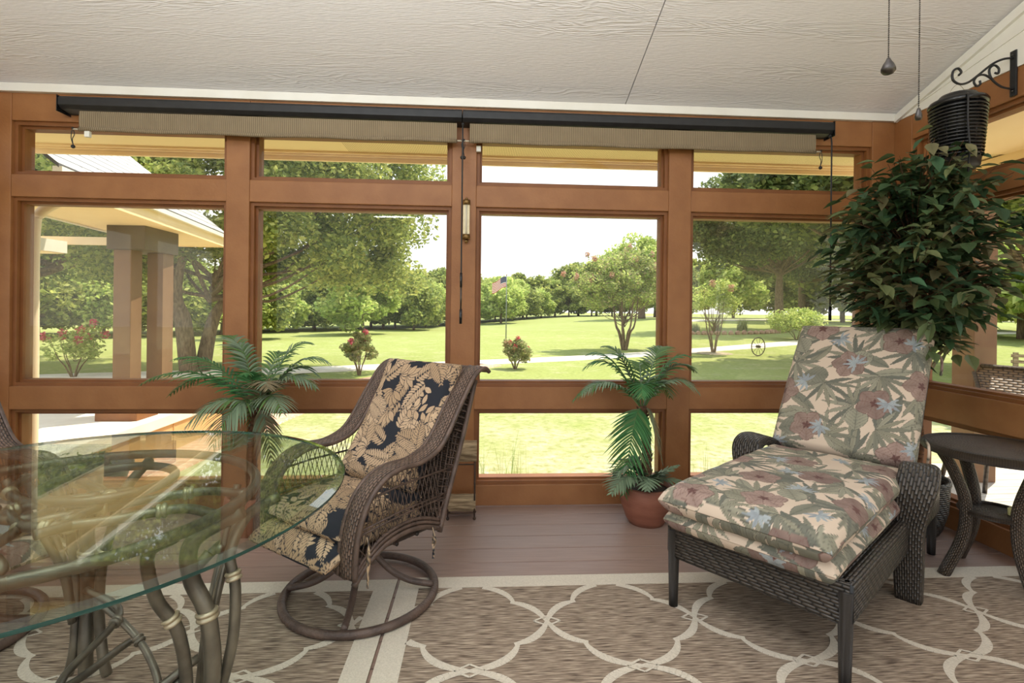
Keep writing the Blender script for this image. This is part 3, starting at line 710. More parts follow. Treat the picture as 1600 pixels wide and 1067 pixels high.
# ------------------------------------------------------------------ SWIVEL WICKER CHAIR (local x forward, y left of the sitter... z up)
ARM = [(-0.475, 0.905), (-0.445, 0.925), (-0.40, 0.917), (-0.355, 0.885), (-0.30, 0.82), (-0.25, 0.755), (-0.195, 0.680), (-0.13, 0.620), (-0.03, 0.592), (0.08, 0.594), (0.16, 0.573), (0.225, 0.520), (0.265, 0.44), (0.284, 0.35), (0.287, 0.265)]
BOT = [(-0.165, 0.285), (-0.06, 0.325), (0.04, 0.338), (0.14, 0.325), (0.22, 0.285), (0.275, 0.235)]
def interp_path(P_, u):
    xs_ = [p[0] for p in P_]; return float(np.interp(u, xs_, [p[1] for p in P_]))
def make_swivel_chair(loc, ang, label, group, pr, off):
    t = thing('swivel_chair', label, 'chair', (loc[0], loc[1], 0.009), ang, group)
    # base
    mb = MB(); ring = [(0.305 * math.cos(a), 0.305 * math.sin(a), 0.016) for a in [2 * PI * i / 56 for i in range(56)]]
    mb.tube(ring, 0.0165, 10, closed=True); mb.build('base_ring', M['brown_wrap'], t)
    for k in range(4):
        a = R(38) + k * PI / 2; c, s = math.cos(a), math.sin(a)
        pts = catmull([(0.298 * c, 0.298 * s, 0.03), (0.20 * c, 0.20 * s, 0.050), (0.12 * c, 0.12 * s, 0.095), (0.055 * c, 0.055 * s, 0.165), (0.03 * c, 0.03 * s, 0.21)], 5)
        MB().tube(pts, 0.0135, 8).build('base_leg', M['brown_wrap'], t)
    MB().lathe([(0.0, 0.165), (0.04, 0.165), (0.045, 0.18), (0.045, 0.235), (0.06, 0.245), (0.06, 0.262), (0.0, 0.262)], 20).build('swivel_hub', M['black'], t)
    mb = MB()
    mb.box(-0.13, 0.13, -0.09, 0.09, 0.262, 0.272)
    for y_ in (-0.24, 0.24):
        mb.tube([(-0.17, y_, 0.29), (0.0, y_, 0.296), (0.2, y_, 0.31), (0.27, y_, 0.31)], 0.012, 8)
    for x_ in (-0.16, -0.06, 0.05, 0.16, 0.26): mb.tube([(x_, -0.26, 0.292), (x_, 0.26, 0.292)], 0.009, 6)
    mb.grid(lambda u, v: (-0.17 + 0.45 * u, -0.25 + 0.5 * v, 0.303 + 0.006 * u), 4, 4, (0.45, 0.5))
    mb.build('seat_frame', M['brown_weave'], t)
    # back panel
    def bk(u, v, d=0.0):
        z = 0.30 + (0.915 - 0.30) * v; x = -0.175 + (-0.445 + 0.175) * v ** 0.92 - d
        return (x - 0.03 * math.sin(PI * v) * 0 - 0.018 * (1 - (2 * u - 1) ** 2), -0.25 + 0.50 * u, z)
    mb = MB(); mb.grid(lambda u, v: bk(u, v), 12, 16, (0.5, 0.68)); mb.grid(lambda u, v: bk(1 - u, v, 0.008), 12, 16, (0.5, 0.68))
    mb.build('back_panel', M['brown_weave'], t)
    mb = MB(); mb.tube([bk(i / 12, 1.0) for i in range(13)], 0.014, 8); mb.tube([(p[0], p[1], p[2] - 0.028) for p in [bk(i / 12, 1.0, -0.008) for i in range(13)]], 0.008, 6); mb.build('top_rail', M['brown_wrap'], t)
    for sg in (1, -1):
        y0 = sg * 0.262
        path = catmull([(u, y0, z) for u, z in ARM], 4)
        mb = MB(); mb.sweep(path, [(0.006, -0.042), (0.011, 0), (0.006, 0.042), (-0.004, 0.042), (-0.004, -0.042)], up=None, cap=True)
        arm = mb.build('armrest', M['brown_weave'], t)
        mb = MB()
        for dy in (-0.042, 0.042): mb.tube([(p.x, p.y + dy, p.z) for p in path], 0.0095, 8)
        mb.build('armrest_edge', M['brown_wrap'], arm)
        # rear post and bottom rail
        MB().tube(catmull([(-0.395, sg * 0.285, 0.875), (-0.30, sg * 0.287, 0.62), (-0.215, sg * 0.288, 0.42), (-0.163, sg * 0.285, 0.27)], 5), 0.0115, 8).build('rear_post', M['brown_wrap'], t)
        mb = MB(); yo = sg * 0.283
        bp = catmull([(u, yo, z) for u, z in BOT], 6)
        mb.tube(bp, 0.011, 8); mb.tube([(p.x, p.y, p.z + 0.02) for p in bp], 0.008, 6); mb.tube([(p.x, p.y, p.z + 0.036) for p in bp], 0.007, 6)
        AP = sorted([(u, z) for u, z in ARM if u > -0.42 and z > 0.3]) + [(0.286, 0.30)]
        def top_at(u): return interp_path(AP, u)
        n = 20
        for i in range(n):
            u0 = -0.20 + 0.47 * i / (n - 1)
            for dd in (0.055, -0.055):
                u1 = u0 + dd * (1.3 if u0 < 0 else 1)
                zb = interp_path(BOT, max(-0.16, min(0.27, u0))) + 0.03
                # keep inside the rear post
                lim = -0.163 - (zb - 0.27) * 0.38
                u0c = max(u0, -0.17); u1c = min(0.275, u1)
                zt = top_at(max(-0.40, u1c)) - 0.012
                if zt - zb < 0.03: continue
                if u1 < -0.20: u1c = -0.21 + (u1 + 0.2) * 1.0; zt = min(zt, 0.66)
                ym = yo + (0.004 if dd > 0 else -0.004)
                mb.tube([(u0c, ym, zb), ((u0c + u1c) / 2, ym - (0.002 if dd > 0 else -0.002), (zb + zt) / 2), (u1c, sg * 0.276, zt)], 0.0021, 4, cap=False)
        for zz in (0.42, 0.405, 0.52):
            uu0 = -0.163 - (zz - 0.27) * 0.36
            mb.tube([(uu0, yo, zz), (0.05, yo, zz + 0.005), (0.262 if zz < 0.45 else 0.21, yo, zz - 0.005)], 0.0045, 5)
        for i in range(18):     # ladder strands near the rear post
            z = 0.36 + i * 0.027; u = -0.163 - (z - 0.27) * 0.38
            if z > 0.84: break
            ztop = None
            uu = min(-0.06, max(u + 0.05, u + 0.09 * (1 - (z - 0.36) / 0.5)))
            if z > top_at(uu): uu = u + 0.03
            mb.tube([(u, yo, z), (uu, yo - sg * 0.004, z + 0.02)], 0.0026, 4, cap=False)
        # dense front apron
        mb.grid(lambda a, c_: (0.02 + 0.255 * a, yo - sg * 0.004, interp_path(BOT, 0.02 + 0.255 * a) + 0.035 * c_), 8, 2, (0.25, 0.05))
        mb.build('side_lattice', M['brown_wrap'], t)
    # front apron
    mb = MB(); mb.grid(lambda u, v: (0.283 - 0.01 * math.sin(PI * u), -0.25 + 0.5 * u, 0.25 + 0.06 * v + 0.01 * math.sin(PI * u)), 8, 3, (0.5, 0.06)); mb.build('front_apron', M['brown_weave'], t)
    # cushions : back then two seat layers
    base = np.array([-0.085, 0.43]); top = np.array([-0.398, 0.922]); d = (top - base); Lb = float(np.hypot(*d)); d = d / Lb; nrm = np.array([d[1], -d[0]])
    def mp_back(S, W_, H_):
        bend = 0.020 * np.sin(PI * S / Lb); ww = (W_ - 0.225) * (1 - 0.02 * S)
        x = base[0] + d[0] * S + nrm[0] * (H_ + 0.035 - bend); z = base[1] + d[1] * S + nrm[1] * (H_ + 0.035 - bend)
        return np.stack([x, ww, z], -1)
    ob = cushion('back_cushion', Lb, 0.455, 0.075, mp_back, pr, off, t, 230, 190, puff=0.012)
    def mp_seat(zc, drop, x0):
        def f(S, W_, H_):
            x = x0 + S; z = zc + H_ - drop * np.clip(S - 0.22, 0, 1) ** 2 * 3.2 - 0.05 * S * 0.3
            return np.stack([x, W_ - 0.235, z], -1)
        return f
    cushion('seat_cushion', 0.46, 0.47, 0.062, mp_seat(0.352, 0.25, -0.105), pr, (off[0] + .33, off[1] + .1), t, 190, 190, puff=0.008)
    cushion('seat_cushion', 0.41, 0.46, 0.060, mp_seat(0.412, 0.20, -0.12), pr, (off[0] + .12, off[1] + .8), t, 180, 190, puff=0.016)
    # ties
    for (x_, y_, z_, L_, w_) in ((0.245, 0.318, 0.405, 0.17, 0.010), (-0.105, 0.302, 0.315, 0.12, 0.012), (-0.10, -0.31, 0.32, 0.12, 0.010)):
        mb = MB(); pts = [(x_, y_, z_), (x_ + 0.006, y_ + 0.012, z_ - L_ * 0.3), (x_ + 0.004, y_ + 0.008, z_ - L_ * 0.65), (x_ + 0.01, y_ + 0.012, z_ - L_)]
        V = []; Q = []
        P2 = catmull(pts, 5)
        for i, p in enumerate(P2):
            a = i * 0.35; dx, dy = math.cos(a) * w_, math.sin(a) * w_ * 0.5
            for sx, sy in ((1, 1), (0.2, -1), (-1, -1), (-0.2, 1)): V.append((p.x + dx * sx * .7 , p.y + dy * sy + 0.002 * sx, p.z))
        for i in range(len(P2) - 1):
            for j in range(4): Q.append((i * 4 + j, i * 4 + (j + 1) % 4, i * 4 + 4 + (j + 1) % 4, i * 4 + 4 + j))
        V = np.array(V); fastmesh('cushion_tie', V, Q, M['print'], t, pr.sample(V[:, 0] * 4 + off[0], V[:, 2] * 1.0))
    return t
make_swivel_chair((-0.49, -0.97), math.atan2(-0.8, -0.6), 'brown wicker swivel chair with black and tan leaf cushions beside the glass table', None, PT, (0.05, 0.05))
make_swivel_chair((-1.94, -1.22), R(-24), 'wicker swivel chair with grey tropical print cushion at the left edge', None, PG, (0.1, 0.3))

# ------------------------------------------------------------------ CHAISE LOUNGE
CA = R(90 - 51.5)
t = thing('chaise_lounge', 'charcoal woven chaise lounge with reclined back and tropical print cushions', 'chaise lounge', (0.786, -1.109, 0.009), CA)
CW = 0.612; CL = 1.42
def wbox(mb, x0, x1, y0, y1, z0, z1): mb.box(x0, x1, y0, y1, z0, z1)
def apron(name, p, q, z0, z1, th=0.045, round_=0.016):
    """rounded woven panel from p to q (2d)"""
    mb = MB(); prof = []
    hh = (z1 - z0)
    for (cx, cz, a0) in ((th / 2 - round_, hh / 2 - round_, 0), (-th / 2 + round_, hh / 2 - round_, 90), (-th / 2 + round_, -hh / 2 + round_, 180), (th / 2 - round_, -hh / 2 + round_, 270)):
        for i in range(4):
            a = R(a0 + 30 * i); prof.append((cz + round_ * math.sin(a), cx + round_ * math.cos(a)))
    zc = (z0 + z1) / 2; n = 8
    mb.sweep([(p[0] + (q[0] - p[0]) * i / n, p[1] + (q[1] - p[1]) * i / n, zc) for i in range(n + 1)], prof, up=(0, 0, 1))
    return mb.build(name, M['dark_weave'], t)
apron('front_apron', (0.012, 0.012), (0.012, -CW - 0.012), 0.195, 0.338)
apron('side_apron', (0.0, 0.0), (CL, 0.0), 0.205, 0.338)
apron('side_apron', (0.0, -CW), (CL, -CW), 0.205, 0.338)
apron('rear_apron', (CL - 0.012, 0.0), (CL - 0.012, -CW), 0.205, 0.338)
mb = MB(); mb.smooth = False
mb.box(0.02, CL - 0.02, -CW + 0.02, -0.02, 0.315, 0.333); mb.build('seat_deck', M['dark_weave'], t)
for (x_, y_) in ((0.006, -0.002), (0.006, -CW + 0.002), (CL - 0.03, -0.004), (CL - 0.03, -CW + 0.004)):
    MB().tube([(x_, y_, 0.0), (x_, y_, 0.10), (x_, y_, 0.22), (x_, y_, 0.31)], [0.0175, 0.0195, 0.022, 0.024], 14).build('leg', M['dark_wrap'], t)
# arms
AR = [(0.80, 0.0), (0.79, 0.14), (0.775, 0.30), (0.765, 0.40), (0.768, 0.465), (0.795, 0.515), (0.85, 0.535), (0.915, 0.528), (0.97, 0.505), (1.01, 0.47)]
for sg, yc in ((1, 0.045), (-1, -CW - 0.045)):
    path = catmull([(u, yc - sg * ((0.030 if z < 0.3 and u < 0.9 else 0.030 - 0.03 * min(1, (z - 0.3) / 0.2)) + 0.06 * max(0.0, (u - 0.83) / 0.18)), z) for u, z in AR], 5)
    n = len(path); sc = []
    for i, p in enumerate(path):
        tt = i / (n - 1); wd = 0.66 + 0.34 * min(1, tt / 0.5); 
        if tt > 0.65: wd = 1.0 - 0.45 * (tt - 0.65) / 0.35
        th = 1.0 if tt < 0.52 else 1.0 - 0.6 * (tt - 0.52) / 0.48
        sc.append((th, wd))
    prof = []
    a_, c_, r_ = 0.032, 0.070, 0.018
    for (cx, cy, a0) in ((a_ - r_, c_ - r_, 0), (-a_ + r_, c_ - r_, 90), (-a_ + r_, -c_ + r_, 180), (a_ - r_, -c_ + r_, 270)):
        for i in range(4): a = R(a0 + 30 * i); prof.append((cx + r_ * math.cos(a), cy + r_ * math.sin(a)))
    MB().sweep(path, prof, up=None, scale=sc).build('armrest', M['dark_weave_diag'], t)
# backrest frame
B0 = (0.93, 0.335); B1 = (1.41, 1.02)
d = Vector((B1[0] - B0[0], 0, B1[1] - B0[1])); LBk = d.length; d.normalize(); nr = Vector((-d.z, 0, d.x))
T = Matrix((d, Vector((0, 1, 0)), nr)).transposed().to_4x4(); T.translation = Vector((B0[0], 0, B0[1]))
mb = MB(); mb.box(0.0, LBk, -CW + 0.01, -0.01, -0.035, 0.0, T); mb.build('backrest', M['dark_weave'], t, bevel=0.012)
# cushions
def mp(x0, z0, w0):
    def f(S, W_, H_):
        x = x0 + S; z = z0 + H_; return np.stack([x, -(W_ + w0), z - 0.012 * np.clip(0.10 - S, 0, 1) * 4], -1)
    return f
cushion('seat_cushion', 1.06, 0.60, 0.085, mp(-0.085, 0.381, 0.008), PG, (0.1, 0.05), t, 330, 200, puff=0.004, edge=0.04)
cushion('seat_cushion', 1.05, 0.605, 0.105, mp(-0.115, 0.462, 0.002), PG, (0.15, 1.15), t, 330, 200, puff=0.014, edge=0.05)
def mpb(S, W_, H_):
    s0 = 0.155; off_ = 0.05; bow = 0.012 * np.sin(PI * S / 0.72)
    x = B0[0] + d.x * (S + s0) + nr.x * (H_ + off_ + bow); z = B0[1] + d.z * (S + s0) + nr.z * (H_ + off_ + bow)
    return np.stack([x, -(W_ + 0.0), z], -1)
cushion('back_cushion', 0.76, 0.615, 0.095, mpb, PG, (0.2, 2.4), t, 260, 200, puff=0.012, edge=0.035)
for (x_, y_, z_) in ((1.40, -CW - 0.012, 1.00), (1.10, -CW - 0.012, 0.62), (1.40, 0.012, 0.98)):
    pts = catmull([(x_, y_, z_), (x_ + 0.03, y_ - 0.01, z_ - 0.03), (x_ + 0.01, y_ - 0.015, z_ - 0.07), (x_ + 0.03, y_ - 0.008, z_ - 0.11)], 4)
    mb = MB(); mb.tube(pts, 0.006, 6); V = np.array(mb.v); fastmesh('cushion_tie', V, [f for f in mb.f if len(f) == 4], M['print'], t, PG.sample(V[:, 0], V[:, 2]))

# ------------------------------------------------------------------ GLASS DINING TABLE
tb = thing('glass_table', 'round glass-top dining table on curved pewter metal tubes', 'table', (-1.08, -1.77, 0.009))
GR = 0.700; zt = 0.712
mb = MB(); mb.lathe([(0.0, zt - 0.014), (GR - 0.004, zt - 0.014)], 96); mb.lathe([(GR - 0.024, zt), (0.0, zt)], 96)
top = mb.build('glass_top', M['table_glass'], tb)
mb = MB(); mb.lathe([(GR - 0.004, zt - 0.014), (GR, zt - 0.011), (GR, zt - 0.0045)], 96); mb.build('glass_edge', M['glass_edge'], top)
mb = MB(); mb.lathe([(GR, zt - 0.0045), (GR - 0.024, zt)], 96); mb.build('glass_bevel', thin_glass('bevelled_glass', (0.80, 0.93, 0.90, 1), refl=2.2, rough=0.03), top)
def ring_pts(r, z, n=64, c=(0, 0)): return [(c[0] + r * math.cos(2 * PI * i / n), c[1] + r * math.sin(2 * PI * i / n), z) for i in range(n)]
MB().tube(ring_pts(0.455, 0.684), 0.0145, 10, closed=True).build('top_ring', M['table_metal'], tb)
MB().tube(ring_pts(0.155, 0.684, 40, (0.02, 0.16)), 0.013, 10, closed=True).build('inner_ring', M['table_metal'], tb)
def collar(mb, P_, i, r):
    """double wrapped band round a tube, one continuous bead profile"""
    p, q = Vector(P_[i]), Vector(P_[min(i + 1, len(P_) - 1)]); tt = (q - p).normalized()
    prof = [(-0.0125, 0.0004), (-0.011, 0.005), (-0.0065, 0.0072), (-0.002, 0.005), (0.0, 0.0022), (0.002, 0.005), (0.0065, 0.0072), (0.011, 0.005), (0.0125, 0.0004)]
    mb.tube([tuple(p + tt * a) for a, _ in prof], [r + b for _, b in prof], 16, cap=True)
for k in range(3):
    a0 = R(-3) + k * 2 * PI / 3; c, s = math.cos(a0), math.sin(a0)
    def loc(r, tq, z): return (r * c - tq * s, r * s + tq * c, z)
    specs = [([(0.47, 0.0, 0.668), (0.36, -0.02, 0.60), (0.345, -0.005, 0.50), (0.385, 0.0, 0.40), (0.40, 0.0, 0.24), (0.37, 0.0, 0.10), (0.38, 0.0, 0.02)], 0.0205, 14),
             ([(0.40, -0.16, 0.670), (0.30, -0.10, 0.60), (0.30, -0.07, 0.48), (0.34, -0.045, 0.38), (0.355, -0.035, 0.22), (0.33, -0.05, 0.08), (0.33, -0.06, 0.02)], 0.0150, 12),
             ([(0.52, 0.10, 0.668), (0.44, 0.09, 0.62), (0.41, 0.06, 0.53), (0.43, 0.05, 0.44), (0.43, 0.035, 0.30), (0.39, 0.03, 0.12), (0.39, 0.045, 0.02)], 0.0140, 12),
             ([(0.40, 0.16, 0.670), (0.385, 0.10, 0.52), (0.37, 0.055, 0.38), (0.36, 0.03, 0.2)], 0.0110, 0), ([(0.36, 0.19, 0.670), (0.36, 0.12, 0.52), (0.355, 0.055, 0.36), (0.35, 0.03, 0.2)], 0.0110, 0)]
    for pts, r, ci in specs:
        P2 = catmull([loc(*p) for p in pts], 6); mb = MB(); mb.tube(P2, r, 12); leg = mb.build('leg', M['table_metal'], tb)
        if ci:
            m2 = MB(); collar(m2, P2, ci + 4, r); m2.build('collar', M['collar_metal'], leg)
    # hook scroll
    hk = catmull([loc(0.36, 0.10, 0.52), loc(0.32, 0.20, 0.50), loc(0.27, 0.25, 0.46), loc(0.24, 0.21, 0.425), loc(0.26, 0.17, 0.44), loc(0.28, 0.19, 0.47)], 6)
    MB().tube(hk, [0.012 + 0.004 * i / len(hk) for i in range(len(hk))], 10).build('scroll', M['table_metal'], tb)
    # upper S-tubes just under the glass
    for (pp, r) in (([(0.43, -0.04, 0.672), (0.30, 0.02, 0.664), (0.16, -0.06, 0.662), (0.02, -0.10, 0.664), (-0.10, -0.03, 0.666)], 0.0125), ([(0.42, 0.12, 0.668), (0.28, 0.16, 0.66), (0.15, 0.10, 0.656), (0.06, 0.02, 0.656), (-0.02, 0.06, 0.660), (0.02, 0.13, 0.664), (0.09, 0.14, 0.666)], 0.0120)):
        P2 = catmull([loc(*p) for p in pp], 7); mb = MB(); mb.tube(P2, r, 10); st = mb.build('support_tube', M['table_metal'], tb)
        m2 = MB(); collar(m2, P2, 9, r); m2.build('collar', M['collar_metal'], st); m2 = MB(); collar(m2, P2, 19, r); m2.build('collar', M['collar_metal'], st)
    a1 = a0 + 2 * PI / 3
    e = (0.37 * math.cos(a1), 0.37 * math.sin(a1))
    P2 = catmull([loc(0.365, 0.0, 0.29), loc(0.25, -0.10, 0.24), (0.02 * c, 0.02 * s, 0.20), (-0.2 * c + 0.08 * s, -0.2 * s - 0.08 * c, 0.19)], 7)
    P3 = catmull([loc(0.345, -0.03, 0.26), loc(0.24, -0.14, 0.17), loc(0.14, -0.20, 0.10), loc(0.06, -0.22, 0.04)], 7)
    for PP in (P2, P3):
        mb = MB(); mb.tube(PP, 0.0105, 10); st = mb.build('stretcher', M['table_metal'], tb)
        m2 = MB(); collar(m2, PP, 8, 0.0105); m2.build('collar', M['table_metal'], st)

# ------------------------------------------------------------------ PALMS
def frond_obj(name, base, tip, lift, width, n, parent, col, col2, droop=0.4, wl=0.0078, seed=0, end_w=0.35):
    rs = random.Random(seed); b, tp = Vector(base), Vector(tip); mid = (b + tp) / 2 + Vector((0, 0, lift))
    def pt(t_): return b * (1 - t_) ** 2 + mid * 2 * t_ * (1 - t_) + tp * t_ * t_
    V = []; Q = []; Cc = []
    P_ = [pt(i / 12) for i in range(13)]; n = max(10, int(n * 0.85)); width *= 1.15
    mb = MB(); mb.tube(P_, [0.0045 * (1 - 0.7 * i / 12) for i in range(13)], 5)
    V += mb.v; Q += [f for f in mb.f if len(f) == 4]; Cc += [col2] * len(mb.v)
    for i in range(n):
        t_ = 0.12 + 0.88 * i / (n - 1); p = pt(t_); tan = (pt(min(1, t_ + .03)) - pt(t_ - .03)).normalized()
        side = tan.cross(Vector((0, 0, 1)))
        if side.length < 0.15: side = Vector((0.8, -0.6, 0))
        side.normalize(); upv = side.cross(tan).normalized()
        ll = width * (0.55 + 0.55 * math.sin(PI * min(1, t_ * 0.9 + 0.05))) * (1.0 - (1 - end_w) * max(0, t_ - 0.6) / 0.4)
        for sg in (1, -1):
            fwd = 0.55 + 0.5 * t_ + rs.uniform(-.06, .06); dr = (side * sg + tan * fwd + upv * rs.uniform(0.0, 0.25)).normalized()
            L_ = ll * rs.uniform(0.88, 1.1); k = 4; w0 = wl * (0.7 + 0.5 * (1 - t_)); cc = col * rs.uniform(0.75, 1.25) if rs.random() < 0.8 else col2 * rs.uniform(0.9, 1.2)
            wd = dr.cross(upv).normalized(); prev = None
            for j in range(k + 1):
                s_ = j / k; q = p + dr * L_ * s_ + Vector((0, 0, -droop * L_ * s_ * s_)); ww = w0 * (0.5 + 1.1 * math.sin(PI * min(1, 0.18 + 0.8 * s_)) ** 0.8 - 0.55 * s_) * (0.02 if j == k else 1) * 0.62
                V += [tuple(q - wd * ww), tuple(q + upv * ww * 0.35), tuple(q + wd * ww)]; Cc += [cc, cc * 1.1, cc]
                a = len(V) - 3
                if prev is not None: Q.append((prev, prev + 1, a + 1, a)); Q.append((prev + 1, prev + 2, a + 2, a + 1))
                prev = a
    return fastmesh(name, np.array(V), Q, M['silk_leaf'], parent, np.array(Cc), smooth=False)
G1, G2, G3, G4 = lc(60, 110, 60), lc(84, 112, 62), lc(110, 128, 100), lc(116, 104, 76)
def make_palm(loc, label, group, crown, fronds, lower, pot_r=0.135, pot_h=0.205, bulge=0.008, lean=(0, 0)):
    t = thing('potted_palm', label, 'potted plant', (loc[0], loc[1], 0))
    MB().lathe([(0.0, 0.0), (pot_r * 0.66, 0.0), (pot_r * 0.78, 0.03), (pot_r * 0.93, 0.09), (pot_r + bulge, 0.15), (pot_r, pot_h - 0.01), (pot_r - 0.004, pot_h), (pot_r - 0.014, pot_h), (pot_r - 0.016, pot_h - 0.03)], 36).build('pot', M['terracotta'], t)
    MB().lathe([(0.0, pot_h - 0.022), (pot_r - 0.012, pot_h - 0.028)], 24).build('soil', M['soil'], t)
    c = Vector(crown) - Vector((loc[0], loc[1], 0))
    P_ = catmull([(0, 0, pot_h - 0.03), (lean[0] * .5, lean[1] * .5, (pot_h + c.z) / 2), (c.x, c.y, c.z)], 8)
    mb = MB(); mb.tube(P_, [0.030 - 0.006 * (i / len(P_)) + 0.003 * math.sin(i * 2.2) for i in range(len(P_))], 10)
    rs = random.Random(4)
    for i in range(70):
        k = rs.random(); p = P_[int(k * (len(P_) - 1))]; a = rs.uniform(0, 2 * PI); r = 0.026
        mb.tube([(p.x + r * math.cos(a), p.y + r * math.sin(a), p.z), (p.x + 1.35 * r * math.cos(a), p.y + 1.35 * r * math.sin(a), p.z + 0.022)], [0.005, 0.001], 4)
    mb.build('trunk', M['bark_dark'], t)
    for i, f in enumerate(fronds):
        tip, lift, wd, n, ck = f[:5]; dr = f[5] if len(f) > 5 else 0.35
        tipv = Vector(tip) - Vector((loc[0], loc[1], 0)); a = math.atan2(tipv.y - c.y, tipv.x - c.x)
        frond_obj('frond', (c.x + 0.012 * math.cos(a), c.y + 0.012 * math.sin(a), c.z - 0.01), tipv, lift, wd, n, t, [G1, G2, G3, G4][ck], [G2, G3, G2, G3][ck], dr, seed=i + 7)
    for i, f in enumerate(lower):
        tip, lift, wd, n = f; tipv = Vector(tip) - Vector((loc[0], loc[1], 0))
        frond_obj('low_frond', (0.02 * math.cos(i), 0.02 * math.sin(i), pot_h - 0.02), tipv, lift, wd, n, t, G3, G3 * 0.9, 0.2, wl=0.013, seed=i + 50)
    return t
CM = (0.93, -0.245, 0.66)
make_palm((0.952, -0.262), 'artificial palm in terracotta pot with a long green frond hanging, beside the chaise', None, CM,
  [((0.60, -0.20, 0.87), 0.26, 0.115, 26, 0), ((0.53, -0.27, 0.70), 0.24, 0.10, 26, 0), ((0.56, -0.36, 0.745), 0.20, 0.11, 26, 2), ((0.63, -0.17, 0.95), 0.20, 0.12, 24, 0),
   ((0.74, -0.10, 0.99), 0.20, 0.11, 24, 1), ((0.80, -0.22, 0.93), 0.20, 0.10, 24, 0), ((0.80, -0.35, 0.20), 0.22, 0.155, 34, 0, 0.25), ((1.10, -0.12, 0.99), 0.20, 0.12, 26, 1),
   ((1.24, -0.24, 0.86), 0.24, 0.115, 26, 1), ((1.20, -0.38, 0.76), 0.22, 0.11, 24, 2), ((1.13, -0.14, 0.70), 0.24, 0.11, 24, 1), ((1.03, -0.30, 0.35), 0.16, 0.08, 22, 3, 0.6),
   ((0.95, -0.08, 0.86), 0.24, 0.10, 20, 1), ((1.18, -0.30, 0.95), 0.20, 0.11, 24, 0), ((0.87, -0.42, 0.74), 0.20, 0.10, 22, 0)],
  [((0.72, -0.40, 0.22), 0.16, 0.13, 18), ((0.76, -0.30, 0.28), 0.16, 0.12, 16), ((1.16, -0.36, 0.22), 0.10, 0.07, 12), ((1.02, -0.42, 0.34), 0.05, 0.08, 12), ((1.12, -0.30, 0.33), 0.03, 0.07, 11), ((0.90, -0.44, 0.25), 0.12, 0.10, 14), ((0.86, -0.14, 0.32), 0.10, 0.10, 14)],
  pot_r=0.146, pot_h=0.215, lean=(0.0, 0.0))
CP = (-1.20, -0.30, 0.66)
make_palm((-1.22, -0.32), 'artificial palm in terracotta pot standing behind the glass table', None, CP,
  [((-1.76, -0.36, 0.80), 0.24, 0.13, 28, 0), ((-1.64, -0.28, 0.92), 0.20, 0.13, 28, 0), ((-1.70, -0.22, 0.72), 0.26, 0.12, 26, 0), ((-1.44, -0.16, 1.04), 0.22, 0.12, 26, 1), ((-1.34, -0.26, 1.00), 0.20, 0.11, 24, 2),
   ((-1.48, -0.46, 0.60), 0.18, 0.14, 26, 2, 0.5), ((-1.32, -0.52, 0.52), 0.20, 0.15, 24, 2, 0.5), ((-0.98, -0.14, 1.00), 0.22, 0.13, 26, 1), ((-0.84, -0.26, 0.90), 0.24, 0.12, 26, 1), ((-0.88, -0.36, 0.78), 0.22, 0.13, 26, 2),
   ((-1.00, -0.50, 0.68), 0.16, 0.12, 22, 2, 0.5), ((-1.10, -0.36, 0.36), 0.14, 0.10, 22, 3, 0.5), ((-1.06, -0.52, 0.80), 0.16, 0.12, 24, 3), ((-1.20, -0.46, 0.86), 0.14, 0.10, 22, 0), ((-0.92, -0.18, 0.82), 0.24, 0.12, 26, 1), ((-1.12, -0.12, 0.94), 0.2, 0.11, 22, 1), ((-1.3, -0.12, 0.5), 0.2, 0.11, 20, 1)],
  [], pot_r=0.128)

# ------------------------------------------------------------------ FICUS in a woven basket
fx, fy = 2.425, -0.40
t = thing('ficus_tree', 'artificial ficus tree with dense dark green leaves in the right corner', 'potted plant', (fx, fy, 0))
MB().lathe([(0.0, 0.0), (0.125, 0.0), (0.14, 0.03), (0.165, 0.13), (0.172, 0.26), (0.178, 0.285), (0.172, 0.30), (0.158, 0.295), (0.155, 0.25)], 36).build('basket', M['dark_weave'], t)
MB().lathe([(0.0, 0.255), (0.157, 0.252)], 24).build('soil', M['soil'], t)
rs = random.Random(21); mb = MB(); twig_ends = []
def wallclip(p): return Vector((min(p[0], XR - 0.055 - fx), min(p[1], -0.06 - fy), p[2]))
for k in range(3):
    a = k * 2.1; P_ = catmull([(0.03 * math.cos(a), 0.03 * math.sin(a), 0.24), (0.035 * math.cos(a + 1.5), 0.035 * math.sin(a + 1.5), 0.5), (0.04 * math.cos(a + 3), 0.04 * math.sin(a + 3), 0.8), (0.05 * math.cos(a + 4) - 0.03, 0.05 * math.sin(a + 4) - 0.03, 1.1), (0.07 * math.cos(a + 4) - 0.1, 0.07 * math.sin(a + 4) - 0.1, 1.5)], 8)
    mb.tube(P_, [0.026 - 0.014 * i / len(P_) for i in range(len(P_))], 9)
mb.build('trunk', M['bark_dark'], t)
mb = MB(); cx, cy = 2.245 - fx, -0.63 - fy
V = []; Q = []; Cc = []
cols = [lc(60, 84, 52), lc(72, 94, 58), lc(52, 74, 48), lc(90, 104, 66), lc(66, 98, 68), lc(104, 112, 72), lc(116, 112, 80)]
